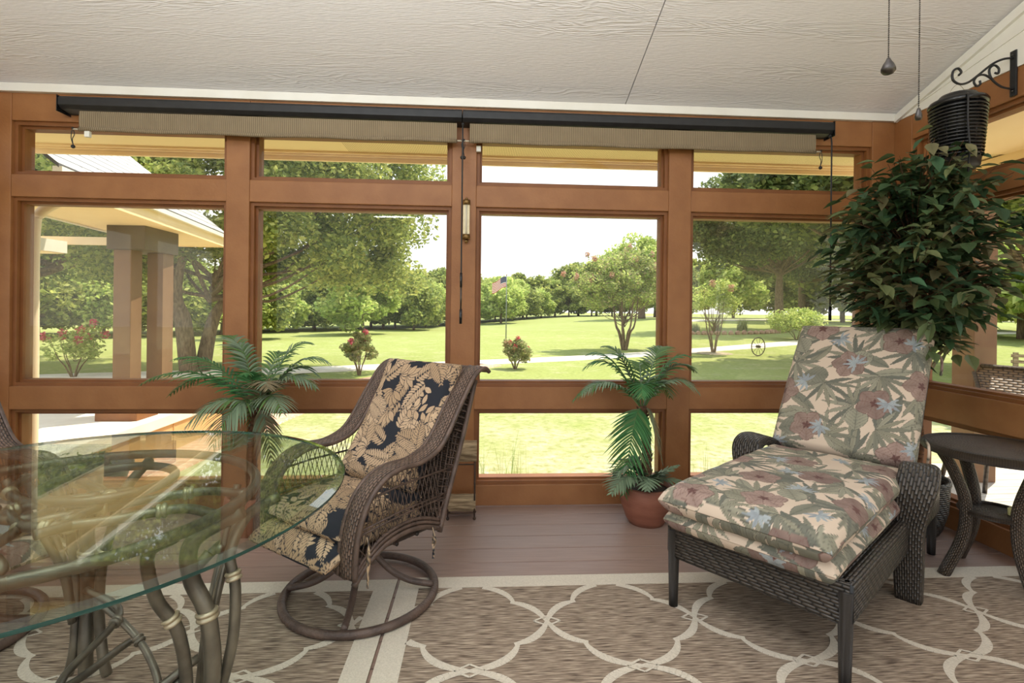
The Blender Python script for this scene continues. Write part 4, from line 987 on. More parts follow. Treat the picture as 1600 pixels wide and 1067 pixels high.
def ficus_leaf(p, dr, L_, w_, cc):
    dr = dr.normalized(); side = dr.cross(Vector((0, 0, 1)))
    if side.length < 0.1: side = Vector((1, 0, 0))
    side = (side.normalized() + Vector((0, 0, rs.uniform(-0.5, 0.5)))).normalized(); nrm = side.cross(dr).normalized()
    rows = [(0.0, 0.0), (0.18, 0.62), (0.42, 1.0), (0.68, 0.72), (0.88, 0.25), (1.0, 0.0)]; b0 = len(V)
    for (s_, w) in rows:
        q = p + dr * L_ * s_ - nrm * (0.0 if nrm.z > 0 else 0) + Vector((0, 0, -0.18 * L_ * s_ * s_)); ww = w_ * w + 0.0006
        V.extend([tuple(q - side * ww + nrm * ww * 0.35), tuple(q), tuple(q + side * ww + nrm * ww * 0.35)]); Cc.extend([cc, cc * 0.85, cc])
    for j in range(len(rows) - 1):
        a = b0 + j * 3; Q.append((a, a + 1, a + 4, a + 3)); Q.append((a + 1, a + 2, a + 5, a + 4))
nb = 300
for i in range(nb):
    # branch tips spread through the crown volume
    while True:
        d_ = Vector((rs.uniform(-1, 1), rs.uniform(-1, 1), rs.uniform(-1, 1)))
        if 0.25 < d_.length < 1: break
    d_ = d_.normalized() * (0.55 + 0.45 * rs.random())
    wz = 1.0 - 0.22 * abs(d_.z)
    tip = Vector((cx + d_.x * 0.47 * wz, cy + d_.y * 0.55 * wz, 1.54 + d_.z * 0.63))
    if tip.x > XR - 0.10 - fx: tip.x = XR - 0.10 - fx - 0.1 * rs.random()
    if tip.y > -0.10 - fy: tip.y = -0.10 - fy - 0.1 * rs.random()
    root = Vector((cx * 0.55 + d_.x * 0.06, cy * 0.55 + d_.y * 0.06, max(1.05, min(1.6, tip.z - 0.2))))
    P_ = catmull([root, (root + tip) / 2 + Vector((0, 0, 0.05)), tip], 4)
    mb.tube(P_, [0.004 - 0.003 * j / len(P_) for j in range(len(P_))], 4, cap=False)
    hue = rs.choice(cols)
    for j in range(11):
        s_ = 0.35 + 0.65 * j / 10; p = P_[min(len(P_) - 1, int(s_ * (len(P_) - 1)))] + Vector((rs.uniform(-.03, .03), rs.uniform(-.03, .03), rs.uniform(-.03, .03)))
        gp = p + Vector((fx, fy, 0))
        if math.hypot(gp.x - 2.342, gp.y + 0.745) < 0.14 and gp.z > 2.03: continue
        if gp.x > XR - 0.045: p.x = XR - 0.045 - fx
        dr = Vector((d_.x + rs.uniform(-.9, .9), d_.y + rs.uniform(-.9, .9), rs.uniform(-0.55, 0.25)))
        L_ = rs.uniform(0.070, 0.105)
        e = p + dr.normalized() * L_ + Vector((fx, fy, 0))
        if e.x > XR - 0.01 or e.y > -0.01:
            if e.x > XR - 0.01: dr.x = -abs(dr.x)
            if e.y > -0.01: dr.y = -abs(dr.y)
        ficus_leaf(p, dr, L_, L_ * 0.27, hue * rs.uniform(0.75, 1.3))
mb.build('branches', M['bark_dark'], t)
fastmesh('foliage', np.array(V), Q, M['silk_leaf'], t, np.array(Cc), smooth=False)

# ------------------------------------------------------------------ WALL BRACKET and BUG ZAPPER
BY = -0.745
t = thing('scroll_bracket', 'black wrought iron scroll bracket fixed to the right wall above the ficus', 'wall bracket', (XR, BY, 2.30))
mb = MB(); mb.box(-0.010, 0.0, -0.016, 0.016, -0.004, 0.222); plate = mb.build('mounting_plate', M['black'], t, bevel=0.002)
mb = MB()
for z in (0.02, 0.20): mb.sphere((-0.012, 0, z), 0.006, 8, 5)
mb.build('screw', M['pewter'], plate)
def flat(pts): return catmull([(x, 0, z) for x, z in pts], 7)
mb = MB()
mb.tube(flat([(-0.01, 0.185), (-0.06, 0.178), (-0.12, 0.15), (-0.19, 0.095), (-0.245, 0.055), (-0.29, 0.045), (-0.325, 0.065), (-0.325, 0.105), (-0.30, 0.122), (-0.282, 0.105), (-0.295, 0.088)]), 0.0055, 8)
mb.build('arm', M['black'], t)
mb = MB(); mb.tube(flat([(-0.01, 0.03), (-0.07, 0.04), (-0.12, 0.075), (-0.135, 0.12), (-0.11, 0.145), (-0.085, 0.130), (-0.088, 0.105), (-0.105, 0.108)]), 0.005, 8)
mb.tube(flat([(-0.118, 0.075), (-0.16, 0.095), (-0.195, 0.088), (-0.215, 0.060), (-0.200, 0.038), (-0.182, 0.048), (-0.184, 0.066)]), 0.005, 8)
mb.build('scroll', M['black'], t)
ZX = 2.342
t = thing('bug_zapper', 'black ribbed electric bug zapper lantern hanging above the ficus', 'bug zapper', (ZX, BY, 1.92))
mb = MB(); mb.lathe([(0.0, 0.370), (0.072, 0.368), (0.082, 0.355), (0.086, 0.345), (0.112, 0.338), (0.120, 0.325), (0.118, 0.312), (0.104, 0.306), (0.0, 0.306)], 40); mb.build('lid', M['black_gloss'], t)
mb = MB()
for i in range(15):
    z = 0.294 - i * 0.0165; r = 0.112 - 0.0012 * i
    mb.tube(ring_pts(r, z, 40), 0.0062, 8, closed=True)
for i in range(16):
    a = 2 * PI * i / 16; mb.tube([(0.108 * math.cos(a), 0.108 * math.sin(a), 0.305), (0.090 * math.cos(a), 0.090 * math.sin(a), 0.05)], 0.003, 5)
mb.build('ribbed_cage', M['black_gloss'], t)
MB().lathe([(0.0, 0.03), (0.086, 0.03), (0.098, 0.31)], 32).build('lamp_tube', nmat('dark_smoked_lens', C(14, 14, 16), rough=0.3), t)
MB().lathe([(0.0, 0.0), (0.07, 0.0), (0.088, 0.012), (0.092, 0.05), (0.086, 0.055), (0.0, 0.055)], 36).build('bottom_tray', M['black'], t)
mb = MB(); mb.tube(catmull([(-0.05, 0, 0.36), (-0.03, 0, 0.40), (0.0, 0, 0.422), (0.03, 0, 0.40), (0.05, 0, 0.36)], 5), 0.0012, 5); mb.build('hanging_wire', M['collar_metal'], t)
mb = MB(); mb.tube(catmull([(-0.055, -0.105, 0.335), (-0.062, -0.117, 0.31), (-0.060, -0.115, 0.20), (-0.052, -0.118, 0.08), (-0.05, -0.110, -0.01), (-0.04, -0.10, -0.06)], 6), 0.0042, 6); mb.build('power_cord', M['black'], t)

# ------------------------------------------------------------------ ROLLER SHADES
t = thing('shade_cassette', 'long black shade cassette mounted across the top of the screen wall', 'shade cassette', (0, -0.005, 2.31))
for i, (x0, x1) in enumerate(((-2.402, -0.127), (-0.124, 2.162))):
    mb = MB(); prof = [(0.0, 0.0), (0.078, 0.0), (0.078, -0.085), (0.070, -0.100), (0.0, -0.108), ]
    mb.poly_prism([(-0.0, 0.078), (-0.088, 0.078), (-0.100, 0.066), (-0.100, 0.026), (-0.078, 0.008), (0.0, 0.0)], x0, x1, Matrix(((0, 0, 1, 0), (1, 0, 0, 0), (0, 1, 0, 0), (0, 0, 0, 1))))
    mb.smooth = False; mb.build('cassette_housing', M['black'], t, bevel=0.003)
for x in (-2.404, 2.163): mb = MB(); mb.box(x - 0.002, x + 0.002, -0.103, 0.0, -0.012, 0.08); mb.build('end_cap', M['black_gloss'], t)
def make_shade(x0, x1, label, taper):
    t = thing('roller_shade', label, 'shade', (0, -0.075, 0), group=None)
    h0, h1 = 2.312, 2.212
    def f(u, v, d=0):
        x = x0 + (x1 - x0) * u; z = h0 + (h1 - h0) * v
        z += 0.003 * math.sin(u * 23) * v
        return (x, -0.004 * math.sin(PI * v) + d, z)
    mb = MB(); mb.grid(lambda u, v: f(u, v), 60, 4); mb.grid(lambda u, v: f(1 - u, v, 0.003), 60, 4)
    fb = mb.build('shade_fabric', M['shade'], t)
    mb = MB(); mb.tube([(x0 - (0.055 if k else 0.0) * 0 + (x1 - x0) * k / 20, 0, 2.207 + 0.003 * math.sin(23 * k / 20)) for k in range(21)], 0.012, 8); mb.build('hem_tube', M['shade'], fb)
    for sx, x in ((-1, x0), (1, x1)):
        mb = MB(); mb.tube([(x, 0, 2.207), (x + sx * 0.035, 0, 2.208)], 0.005, 6); mb.build('hem_pin', nmat('cream_plastic', C(190, 180, 160), rough=0.5), t)
        mb = MB(); mb.tube(catmull([(x + sx * 0.034, 0, 2.212), (x + sx * 0.028, 0.004, 2.18), (x + sx * 0.036, 0, 2.15), (x + sx * 0.030, 0, 2.115), (x + sx * 0.040, -0.003, 2.15), (x + sx * 0.040, -0.003, 2.18), (x + sx * 0.036, 0, 2.213)], 5), 0.0022, 5, closed=False); mb.sphere((x + sx * 0.032, 0, 2.108), 0.011, 10, 6); mb.sphere((x + sx * 0.034, 0, 2.212), 0.008, 8, 5)
        mb.build('cord_loop', M['black'], t)
    return t
make_shade(-2.305, -0.158, 'rolled-up tan ribbed shade on the left side of the cassette', 0)
make_shade(-0.082, 2.062, 'rolled-up tan ribbed shade on the right side of the cassette', 0)
for (x, lab) in ((-2.262, 'small white shade clip at the far left end'), (-0.028, 'small white shade clip beside the middle post')):
    mb = MB(); mb.box(x - 0.014, x + 0.014, -0.020, 0.0, 2.165, 2.20); o = mb.build('shade_clip', nmat('white_plastic', C(230, 228, 220), rough=0.4), None, bevel=0.002)
    if x < -1: o.location = (0, -0.058, 0)
    tag(o, lab, 'clip')
def crank(x, z0, z1, label):
    t = thing('crank_rod', label, 'crank rod', (x, -0.112, 0))
    MB().tube([(0, 0.02, z0), (0, 0.004, z0 - 0.03), (0, 0, z0 - 0.06), (0, 0, z1 + 0.30), (0, 0, z1 + 0.02)], 0.0045, 8).build('rod', M['black'], t)
    MB().tube([(0, 0, z1 + 0.215), (0, 0, z1 + 0.30)], 0.0075, 10).build('upper_grip', M['black_gloss'], t)
    MB().tube([(0, 0, z1), (0, 0, z1 + 0.085)], 0.0085, 10).build('lower_grip', M['black_gloss'], t)
    MB().tube([(0, -0.001, z1 + 0.085), (0, -0.001, z1 + 0.215)], 0.0052, 8).build('steel_sleeve', M['pewter'], t)
    MB().sphere((0, 0.018, z0 - 0.01), 0.010, 10, 6).build('hook', M['black'], t)
crank(-0.122, 2.31, 1.118, 'black crank rod hanging down the middle post from the shade cassette')
crank(2.140, 2.31, 1.160, 'black crank rod hanging at the right end of the shades by the ficus')
t = thing('thermometer', 'tall brass thermometer with cream scale mounted on the middle post', 'thermometer', (-0.098, -0.002, 1.60))
mb = MB(); mb.box(-0.020, 0.020, -0.018, -0.006, 0.055, 0.245); mb.build('scale', nmat('cream_scale', C(226, 212, 170), C(236, 224, 190), scale=30, rough=0.4), t, bevel=0.003)
mb = MB(); mb.tube([(0, -0.022, 0.06), (0, -0.022, 0.24)], 0.003, 6); mb.build('glass_tube', nmat('silver_glass', C(210, 206, 196), rough=0.15), t)
mb = MB(); mb.smooth = False
for i in range(22): mb.box(0.005, 0.013 if i % 5 == 0 else 0.010, -0.0187, -0.018, 0.07 + i * 0.0078, 0.0708 + i * 0.0078); mb.box(-0.013 if i % 5 == 0 else -0.010, -0.005, -0.0187, -0.018, 0.07 + i * 0.0078, 0.0708 + i * 0.0078)
mb.build('graduations', nmat('grey_ink', C(120, 108, 84), rough=0.6), t)
brass = nmat('aged_brass', C(122, 96, 58), C(150, 120, 76), scale=30, rough=0.35, metallic=0.8)
for z0, z1 in ((0.03, 0.06), (0.24, 0.268)): MB().tube([(0, -0.012, z0), (0, -0.012, z1)], 0.023, 16).build('brass_cap', brass, t)
mb = MB(); mb.sphere((0, -0.012, 0.018), 0.012, 10, 6); mb.sphere((0, -0.012, 0.276), 0.008, 10, 6); mb.build('finial', brass, t)

# ------------------------------------------------------------------ LOG STAND by the middle post
t = thing('log_candle_stand', 'rustic iron stand holding two weathered split logs behind the swivel chair', 'stand', (-0.11, -0.155, 0))
for nm, z0, z1, x0, x1, y0, y1 in (('upper_log', 0.325, 0.435, -0.085, 0.092, -0.055, 0.055), ('lower_log', 0.045, 0.122, -0.09, 0.088, -0.060, 0.050)):
    rs = random.Random(3); mb = MB(); prof = []
    for k in range(18):
        a = 2 * PI * k / 18; sx = abs(math.cos(a)) ** 0.5 * math.copysign(1, math.cos(a)); sy = abs(math.sin(a)) ** 0.5 * math.copysign(1, math.sin(a)); j = rs.uniform(0.93, 1.04)
        prof.append(((z1 - z0) / 2 * sx * j, (y1 - y0) / 2 * sy * j))
    mb.sweep([(x0 + (x1 - x0) * i / 6, (y0 + y1) / 2, (z0 + z1) / 2) for i in range(7)], prof, up=(0, 0, 1), scale=[1 + 0.02 * math.sin(i * 2.1) for i in range(7)])
    mb.build(nm, M['old_wood'], t)
for x in (-0.070, 0.082):
    for y_ in (-0.052, 0.050): MB().tube([(x, y_, 0.012), (x, y_, 0.33)], 0.0045, 6).build('leg', M['rust'], t)
mb = MB()
for z in (0.040, 0.318):
    mb.tube([(-0.070, -0.052, z), (0.082, -0.052, z), (0.082, 0.050, z), (-0.070, 0.050, z)], 0.004, 6, closed=True)
mb.build('iron_frame', M['rust'], t)
mb = MB()
for x in (-0.070, 0.082):
    for y_ in (-0.052, 0.050): mb.sphere((x, y_, 0.009), 0.0095, 10, 6)
mb.build('ball_foot', M['rust'], t)

# ------------------------------------------------------------------ WICKER SIDE TABLE
t = thing('wicker_side_table', 'round dark wicker side table with curved legs between the chaise and the right wall', 'side table', (2.350, -0.945, 0.004))
def rrect(hx, hy, r, n=6):
    P_ = []
    for (cx_, cy_, a0) in ((hx - r, hy - r, 0), (-hx + r, hy - r, 90), (-hx + r, -hy + r, 180), (hx - r, -hy + r, 270)):
        for i in range(n + 1): a = R(a0 + 90 * i / n); P_.append((cx_ + r * math.cos(a), cy_ + r * math.sin(a)))
    return P_
MB().lathe([(0.0, 0.580), (0.255, 0.580), (0.262, 0.590), (0.255, 0.598), (0.0, 0.598)], 40).build('tabletop', M['table_weave'], t)
MB().tube(ring_pts(0.250, 0.582, 48), 0.023, 10, closed=True).build('top_rim', M['table_weave'], t)
for k in range(4):
    a = R(-10 + 90 * k + 180); c, s_ = math.cos(a), math.sin(a)
    P_ = catmull([(0.225 * c, 0.225 * s_, 0.57), (0.175 * c, 0.175 * s_, 0.48), (0.125 * c, 0.125 * s_, 0.34), (0.135 * c, 0.135 * s_, 0.18), (0.215 * c, 0.215 * s_, 0.0)], 6)
    MB().sweep(P_, [(0.022 * math.cos(q), 0.028 * math.sin(q)) for q in [2 * PI * i / 10 for i in range(10)]]).build('leg', M['table_weave'], t)
MB().lathe([(0.0, 0.292), (0.125, 0.292), (0.125, 0.300), (0.0, 0.300)], 32).build('lower_shelf', M['table_weave'], t)
MB().tube(ring_pts(0.125, 0.300, 36), 0.011, 8, closed=True).build('shelf_rim', M['table_weave'], t)
t = thing('citronella_candle', 'small pale yellow candle on the lower shelf of the wicker side table', 'candle', (2.40, -0.99, 0.3005))
MB().lathe([(0.0, 0.0), (0.024, 0.0), (0.027, 0.006), (0.027, 0.032), (0.022, 0.038), (0.0, 0.036)], 20).build('wax', nmat('yellow_wax', C(206, 196, 132), C(220, 210, 150), scale=20, rough=0.4), t)
MB().tube([(0, 0, 0.035), (0.001, 0, 0.046)], 0.0012, 5).build('wick', M['black'], t)

# ------------------------------------------------------------------ CEILING FAN (above the frame) and its pull chains
FX, FY = 1.02, -1.97
t = thing('ceiling_fan', 'brown ceiling fan above the pull chains, out of view', 'ceiling fan', (FX, FY, 2.72))
zc = ceil_z(FY) - 2.72
MB().tube([(0, 0, 0.12), (0, 0, zc - 0.03)], 0.013, 10).build('downrod', M['pewter'], t)
MB().lathe([(0.0, zc - 0.07), (0.06, zc - 0.06), (0.075, zc - 0.0), (0.0, zc + 0.01)], 24).build('canopy', M['pewter'], t)
MB().lathe([(0.0, 0.0), (0.06, 0.0), (0.10, 0.03), (0.11, 0.07), (0.09, 0.11), (0.03, 0.13), (0.0, 0.13)], 28).build('motor', M['pewter'], t)
for k in range(5):
    a = R(20 + 72 * k); T = Matrix.Rotation(a, 4, 'Z') @ Matrix.Translation((0, 0, 0.06)) @ Matrix.Rotation(R(11), 4, 'X')
    mb = MB(); mb.poly_prism([(0.10, -0.02), (0.17, -0.05), (0.52, -0.06), (0.56, -0.02), (0.56, 0.02), (0.52, 0.06), (0.17, 0.05), (0.10, 0.02)], -0.004, 0.004, T); mb.build('blade', M['wood_dark'], t)
def chain(x, y_, z_top, z_bot, label, kind):
    t = thing('pull_chain', label, 'pull chain', (x, y_, z_bot))
    mb = MB(); L_ = z_top - z_bot; n = int(L_ / 0.0052)
    mb.tube([(0, 0, 0.03), (0, 0, L_)], 0.0008, 4)
    for i in range(min(n, 230)): mb.sphere((0, 0, 0.036 + i * 0.0052), 0.0019, 6, 4)
    mb.build('bead_chain', M['pewter'], t)
    if kind: 
        mb = MB(); mb.lathe([(0.0, -0.001), (0.011, 0.0), (0.0155, 0.006), (0.0155, 0.012), (0.0115, 0.022), (0.006, 0.031), (0.0035, 0.037), (0.0, 0.038)], 20)
    else: mb = MB(); mb.lathe([(0.0, 0.0), (0.006, 0.001), (0.0078, 0.006), (0.0075, 0.012), (0.005, 0.022), (0.003, 0.029), (0.0, 0.030)], 16)
    mb.build('fob', M['pewter'], t)
chain(0.979, -1.966, 2.725, 1.785, 'left pull chain ending in a wide round pewter fob', True)
chain(1.053, -1.971, 2.725, 1.672, 'right pull chain, longer, ending in a slim pewter fob', False)
# ------------------------------------------------------------------ TREES AND SHRUBS
def leaves_arrays(centres, radii, counts, size, cols, rs, aspect=0.55, flat=0.0):
    """clumps of leaf quads"""
    VV = []; CC = []
    for (c, r, n) in zip(centres, radii, counts):
        d_ = rs.normal(size=(n, 3)); d_ /= np.linalg.norm(d_, axis=1)[:, None]; rad = rs.rand(n, 1) ** 0.42
        P_ = np.array(c) + d_ * rad * np.array(r)
        a = rs.normal(size=(n, 3)); a[:, 2] *= 0.6; a /= np.linalg.norm(a, axis=1)[:, None]
        b = np.cross(a, rs.normal(size=(n, 3))); b /= np.linalg.norm(b, axis=1)[:, None]
        s = size * (0.6 + 0.8 * rs.rand(n, 1))
        q = np.stack([P_ - a * s, P_ + b * s * aspect, P_ + a * s, P_ - b * s * aspect], 1).reshape(-1, 3); VV.append(q)
        base = cols[rs.randint(len(cols), size=n)] * (0.8 + 0.45 * rs.rand(n, 1)) * (0.9 + 0.2 * rs.rand())
        CC.append(np.repeat(base, 4, axis=0))
    V = np.concatenate(VV); C_ = np.concatenate(CC); Q = np.arange(len(V)).reshape(-1, 4)
    return V, Q, C_
def crown_clumps(rs, c, R3, n, rc, hollow=0.45, low_cut=-0.75):
    out = []
    while len(out) < n:
        d_ = rs.normal(size=3); d_ /= np.linalg.norm(d_); k = hollow + (1 - hollow) * rs.rand() ** 0.6
        if d_[2] < low_cut: continue
        out.append(np.array(c) + d_ * k * np.array(R3))
    return out
GREEN_MID = np.array([lc(146, 158, 86), lc(168, 176, 96), lc(120, 134, 74), lc(188, 190, 110)])
GREEN_DARK = np.array([lc(102, 116, 66), lc(118, 130, 74), lc(86, 100, 60), lc(142, 150, 86)])
GREEN_LIGHT = np.array([lc(176, 192, 104), lc(194, 204, 118), lc(156, 176, 94), lc(206, 212, 132)])
GREEN_OLIVE = np.array([lc(156, 160, 104), lc(174, 174, 116), lc(138, 150, 92), lc(180, 168, 124)])
def tree(loc, h, R3, zc, label, cat='tree', trunk_r=0.2, n_cl=60, per=300, size=0.14, cols=GREEN_MID, rc=0.8, seed=1, stems=1, group=None, name='tree', lean=0.0, trunk_h=None, spread=0.3, petals=None, bark='bark', hollow=0.4):
    rs = np.random.RandomState(seed); rr = random.Random(seed)
    t = thing(name, label, cat, (loc[0], loc[1], gz(loc[0], loc[1]) - 0.03), 0, group)
    cl = crown_clumps(rs, (lean, 0, zc), R3, n_cl, rc, hollow)
    mb = MB(); th = trunk_h or zc * 0.55
    for k in range(stems):
        a = 2 * PI * k / stems + 0.6; s = spread if stems > 1 else 0.0; r0 = trunk_r
        tip = (lean * 0.5 + s * 2.2 * math.cos(a), s * 2.2 * math.sin(a), zc + R3[2] * 0.2)
        P_ = catmull([(trunk_r * 1.1 * math.cos(a) * (stems > 1), trunk_r * 1.1 * math.sin(a) * (stems > 1), 0), (s * 0.8 * math.cos(a) + rr.uniform(-.05, .05) * h * 0.1, s * 0.8 * math.sin(a), th * 0.6), (s * 1.5 * math.cos(a), s * 1.5 * math.sin(a), th), tip], 5)
        mb.tube(P_, [r0 * (1.15 - 0.85 * i / (len(P_) - 1)) for i in range(len(P_))], 10)
    for c in cl[:: max(1, len(cl) // 22)]:
        p0 = Vector((lean * 0.3, 0, th * rr.uniform(0.8, 1.15))); c_ = Vector(c)
        P_ = catmull([p0, p0.lerp(c_, 0.5) + Vector((0, 0, -0.06 * h)), c_], 4); mb.tube(P_, [trunk_r * 0.34 * (1 - 0.85 * i / (len(P_) - 1)) for i in range(len(P_))], 5, cap=False)
    mb.build('trunk', M[bark], t)
    V, Q, C_ = leaves_arrays(cl, [np.array([rc, rc, rc * 0.7]) * rr.uniform(0.7, 1.3) for _ in cl], [per] * len(cl), size, cols, rs)
    fastmesh('crown', V, Q, M['leaf'], t, C_, smooth=False)
    if petals is not None:
        pc, pn, ps, pz = petals
        pk = [c for c in cl if c[2] > zc + R3[2] * pz] or cl
        pk = [pk[i] + (pk[i] - np.array((lean, 0, zc))) * 0.28 for i in rs.choice(len(pk), min(len(pk), pn), replace=False)]
        V, Q, C_ = leaves_arrays(pk, [np.array([1, 1, 1.3]) * ps] * len(pk), [60] * len(pk), ps * 0.35, pc, rs, aspect=0.8)
        fastmesh('blossom', V, Q, M['petal'], t, C_, smooth=False)
    return t
PINK = np.array([lc(226, 96, 120), lc(236, 130, 150), lc(210, 76, 96)])
DUSTY = np.array([lc(206, 166, 138), lc(196, 150, 126), lc(214, 182, 156)])
RED = np.array([lc(216, 84, 96), lc(200, 110, 96), lc(230, 120, 130)])
# big oak seen through the left panes
t = tree((-7.3, 10.4), 7.0, (5.0, 3.6, 2.75), 4.25, 'large oak with forked trunk spreading over the lawn behind the entry posts', trunk_r=0.17, n_cl=155, per=900, size=0.058, cols=GREEN_MID, rc=0.80, seed=4, stems=3, spread=0.55, trunk_h=2.2, lean=1.35, name='oak_tree')
tree((-13.5, 12.5), 7.0, (4.2, 3.5, 2.3), 4.6, 'dark leafy tree hanging over the far left of the lawn', trunk_r=0.26, n_cl=90, per=600, size=0.065, cols=GREEN_DARK, rc=0.95, seed=9, stems=1, trunk_h=2.6)
# crape myrtles and shrubs
tree((5.85, 17.6), 4.2, (2.05, 1.7, 1.30), 2.75, 'crape myrtle with several stems and pink tips behind the centre-right pane', trunk_r=0.055, n_cl=110, per=210, size=0.055, cols=np.concatenate([GREEN_OLIVE, GREEN_LIGHT]), rc=0.38, seed=12, stems=7, spread=0.28, trunk_h=1.2, petals=(DUSTY, 26, 0.11, 0.0), name='crape_myrtle')
tree((8.85, 16.0), 3.0, (0.95, 0.9, 0.75), 2.15, 'young crape myrtle with thin stems in a mulch circle beside the path', trunk_r=0.035, n_cl=34, per=130, size=0.05, cols=GREEN_LIGHT, rc=0.30, seed=15, stems=4, spread=0.2, trunk_h=1.0, petals=(DUSTY, 5, 0.12, 0.0), name='crape_myrtle')
def shrub(loc, h, r, label, cols, petal, seed, size=0.045, n_cl=22, per=90, pn=7, name='flowering_shrub', stems=6, ps=0.07):
    return tree(loc, h, (r, r, h * 0.36), h * 0.62, label, 'shrub', trunk_r=0.016, n_cl=n_cl, per=per, size=size, cols=cols, rc=r * 0.36, seed=seed, stems=stems, spread=r * 0.3, trunk_h=h * 0.4, petals=(petal, pn, ps, 0.1) if petal is not None else None, name=name, hollow=0.3)
shrub((-3.02, 9.85), 1.12, 0.36, 'small shrub with one pink bloom cluster standing left of the swivel chair back', GREEN_OLIVE, PINK, 21, pn=3)
shrub((0.96, 11.3), 0.86, 0.42, 'round low shrub with red and pink blooms right of the middle post', GREEN_OLIVE, RED, 22, pn=9, n_cl=30)
shrub((-9.3, 9.2), 1.25, 0.60, 'sparse shrub with pink blooms outside the far left pane', GREEN_LIGHT, PINK, 23, pn=7, per=60, ps=0.09)
shrub((15.6, 21.5), 1.5, 1.15, 'bright green bushy shrub beyond the wagon wheel', GREEN_LIGHT, None, 24, size=0.07, n_cl=40, per=140, name='green_shrub')
shrub((12.6, 10.6), 2.3, 1.0, 'tall shrub with pale pink blooms half hidden by the ficus', GREEN_MID, DUSTY, 25, size=0.06, n_cl=30, per=120, pn=10, ps=0.16)
# mulch circle
mb = MB(); gzc = gz(8.85, 16.0)
mb.lathe([(0.0, 0.045), (0.5, 0.03), (0.72, 0.0)], 24, (8.85, 16.0, gzc + 0.0)); tag(mb.build('mulch_ring', nmat('grey_mulch', C(150, 136, 112), C(180, 164, 140), scale=8, rough=0.95)), 'low grey mulch mound around the young crape myrtle', 'mulch')
# big shade trees on the right
for i, (x, y_, h, R3, zc, lab, cols, sd, st, tr) in enumerate([
    (18.6, 28.0, 10, (6.6, 3.6, 3.7), 6.7, 'large dark shade tree filling the upper part of the right-hand pane', GREEN_DARK, 31, 1, 0.26),
    (27.0, 38.5, 10, (6.0, 4.0, 3.6), 6.6, 'broad shade tree with thick trunk behind the green shrub', GREEN_DARK, 32, 2, 0.30),
    (12.8, 11.9, 9, (5.0, 4.0, 2.2), 5.7, 'spreading shade tree whose boughs reach in from behind the ficus', GREEN_DARK, 33, 1, 0.28)]):
    tree((x, y_), h, R3, zc, lab, trunk_r=tr, n_cl=120, per=700, size=0.11, cols=cols, rc=1.05, seed=sd, stems=st, spread=0.5, trunk_h=zc * 0.6, name='shade_tree')
tree((15.2, 45.0), 8, (3.4, 3.0, 2.7), 4.9, 'rounded bright green tree behind the crape myrtle', trunk_r=0.34, n_cl=60, per=260, size=0.14, cols=GREEN_LIGHT, rc=0.95, seed=35, trunk_h=2.0)
tree((11.4, 6.6), 6.5, (2.6, 2.6, 2.0), 4.6, 'leafy tree outside the right wall above the wooden bench', trunk_r=0.16, n_cl=60, per=240, size=0.085, cols=GREEN_MID, rc=0.75, seed=36, trunk_h=2.6)
# tree line : four built trees, then copies of them and their parts
protos = []
for k in range(4):
    protos.append(tree((0, 0), 4.5, (2.25 + 0.25 * k, 1.9, 1.8 + 0.12 * k), 2.0 + 0.1 * k, 'green tree in the dense wood at the edge of the far lawn', trunk_r=0.10, n_cl=52, per=260, size=0.15, cols=[GREEN_MID, GREEN_LIGHT, GREEN_MID, GREEN_LIGHT][k], rc=0.80, seed=60 + k, trunk_h=1.5, group='trees of the far tree line', name='woodland_tree'))
rs = random.Random(8)
line = [(-42, 20), (-34, 21), (-27, 22.5), (-20.5, 24.5), (-15.5, 29), (-12, 34.5), (-7.8, 40.5), (-3.2, 48), (2, 54.5), (8.5, 60), (15, 63), (22, 66)]
P_ = catmull([(x, y_, 0) for x, y_ in line], 8); spots = []
for row, (off_, sc) in enumerate(((0.0, 0.95), (4.2, 1.22))):
    acc = 0.0; step = 2.6 + 0.3 * row
    for i in range(len(P_) - 1):
        a, c = P_[i], P_[i + 1]; seg = (c - a).length; tt = (c - a).normalized(); nn = Vector((-tt.y, tt.x, 0))
        while acc < seg:
            q = a + tt * acc + nn * (off_ + rs.uniform(-0.8, 0.8)); dist = math.hypot(q.x, q.y + 3.16); spots.append((q.x, q.y, sc * (0.60 + 0.0078 * dist) * rs.uniform(0.85, 1.15))); acc += step * rs.uniform(0.8, 1.2) * (0.7 + 0.008 * dist)
        acc -= seg
for x in (21, 24.5, 28, 31.5, 35, 39, 43, 48, 54, 61):
    for y_ in (58,): spots.append((x + rs.uniform(-2, 2), y_ - x * 0.2 + rs.uniform(-3, 3), rs.uniform(1.25, 1.6)))
for x, y_ in ((30, 8), (34, 13), (38, 19), (42, 26), (33, 2), (38, -4), (28, 22), (33, 30), (27, 14), (30, 38)): spots.append((x, y_, rs.uniform(1.3, 1.7)))
SECT = [(-25, 'tree of the dense wood seen through the far left pane', 'wood behind the far left pane'), (-3.0, 'tree of the dense wood seen through the second pane from the left', 'wood behind the second pane'),
        (19.5, 'tree of the dense wood seen through the pane right of the middle post', 'wood behind the third pane'), (42, 'distant tree beyond the drive seen through the right-hand pane', 'trees beyond the right-hand pane'), (400, 'distant tree seen through the right screen wall', 'trees beyond the right wall')]
for i, (x, y_, s) in enumerate(spots):
    o = protos[i] if i < 4 else copy_tree(protos[i % 4] if i % 4 != 3 or True else protos[3])
    sec = math.degrees(math.atan2(x, y_ + 3.16)); lab, grp = next((l, g_) for lim, l, g_ in SECT if sec < lim); o['label'] = lab; o['group'] = grp
    o.location = (x, y_, gz(x, y_) - 0.05); o.rotation_euler = (0, 0, rs.uniform(0, 6.28)); o.scale = (s, s, s * rs.uniform(0.9, 1.08))
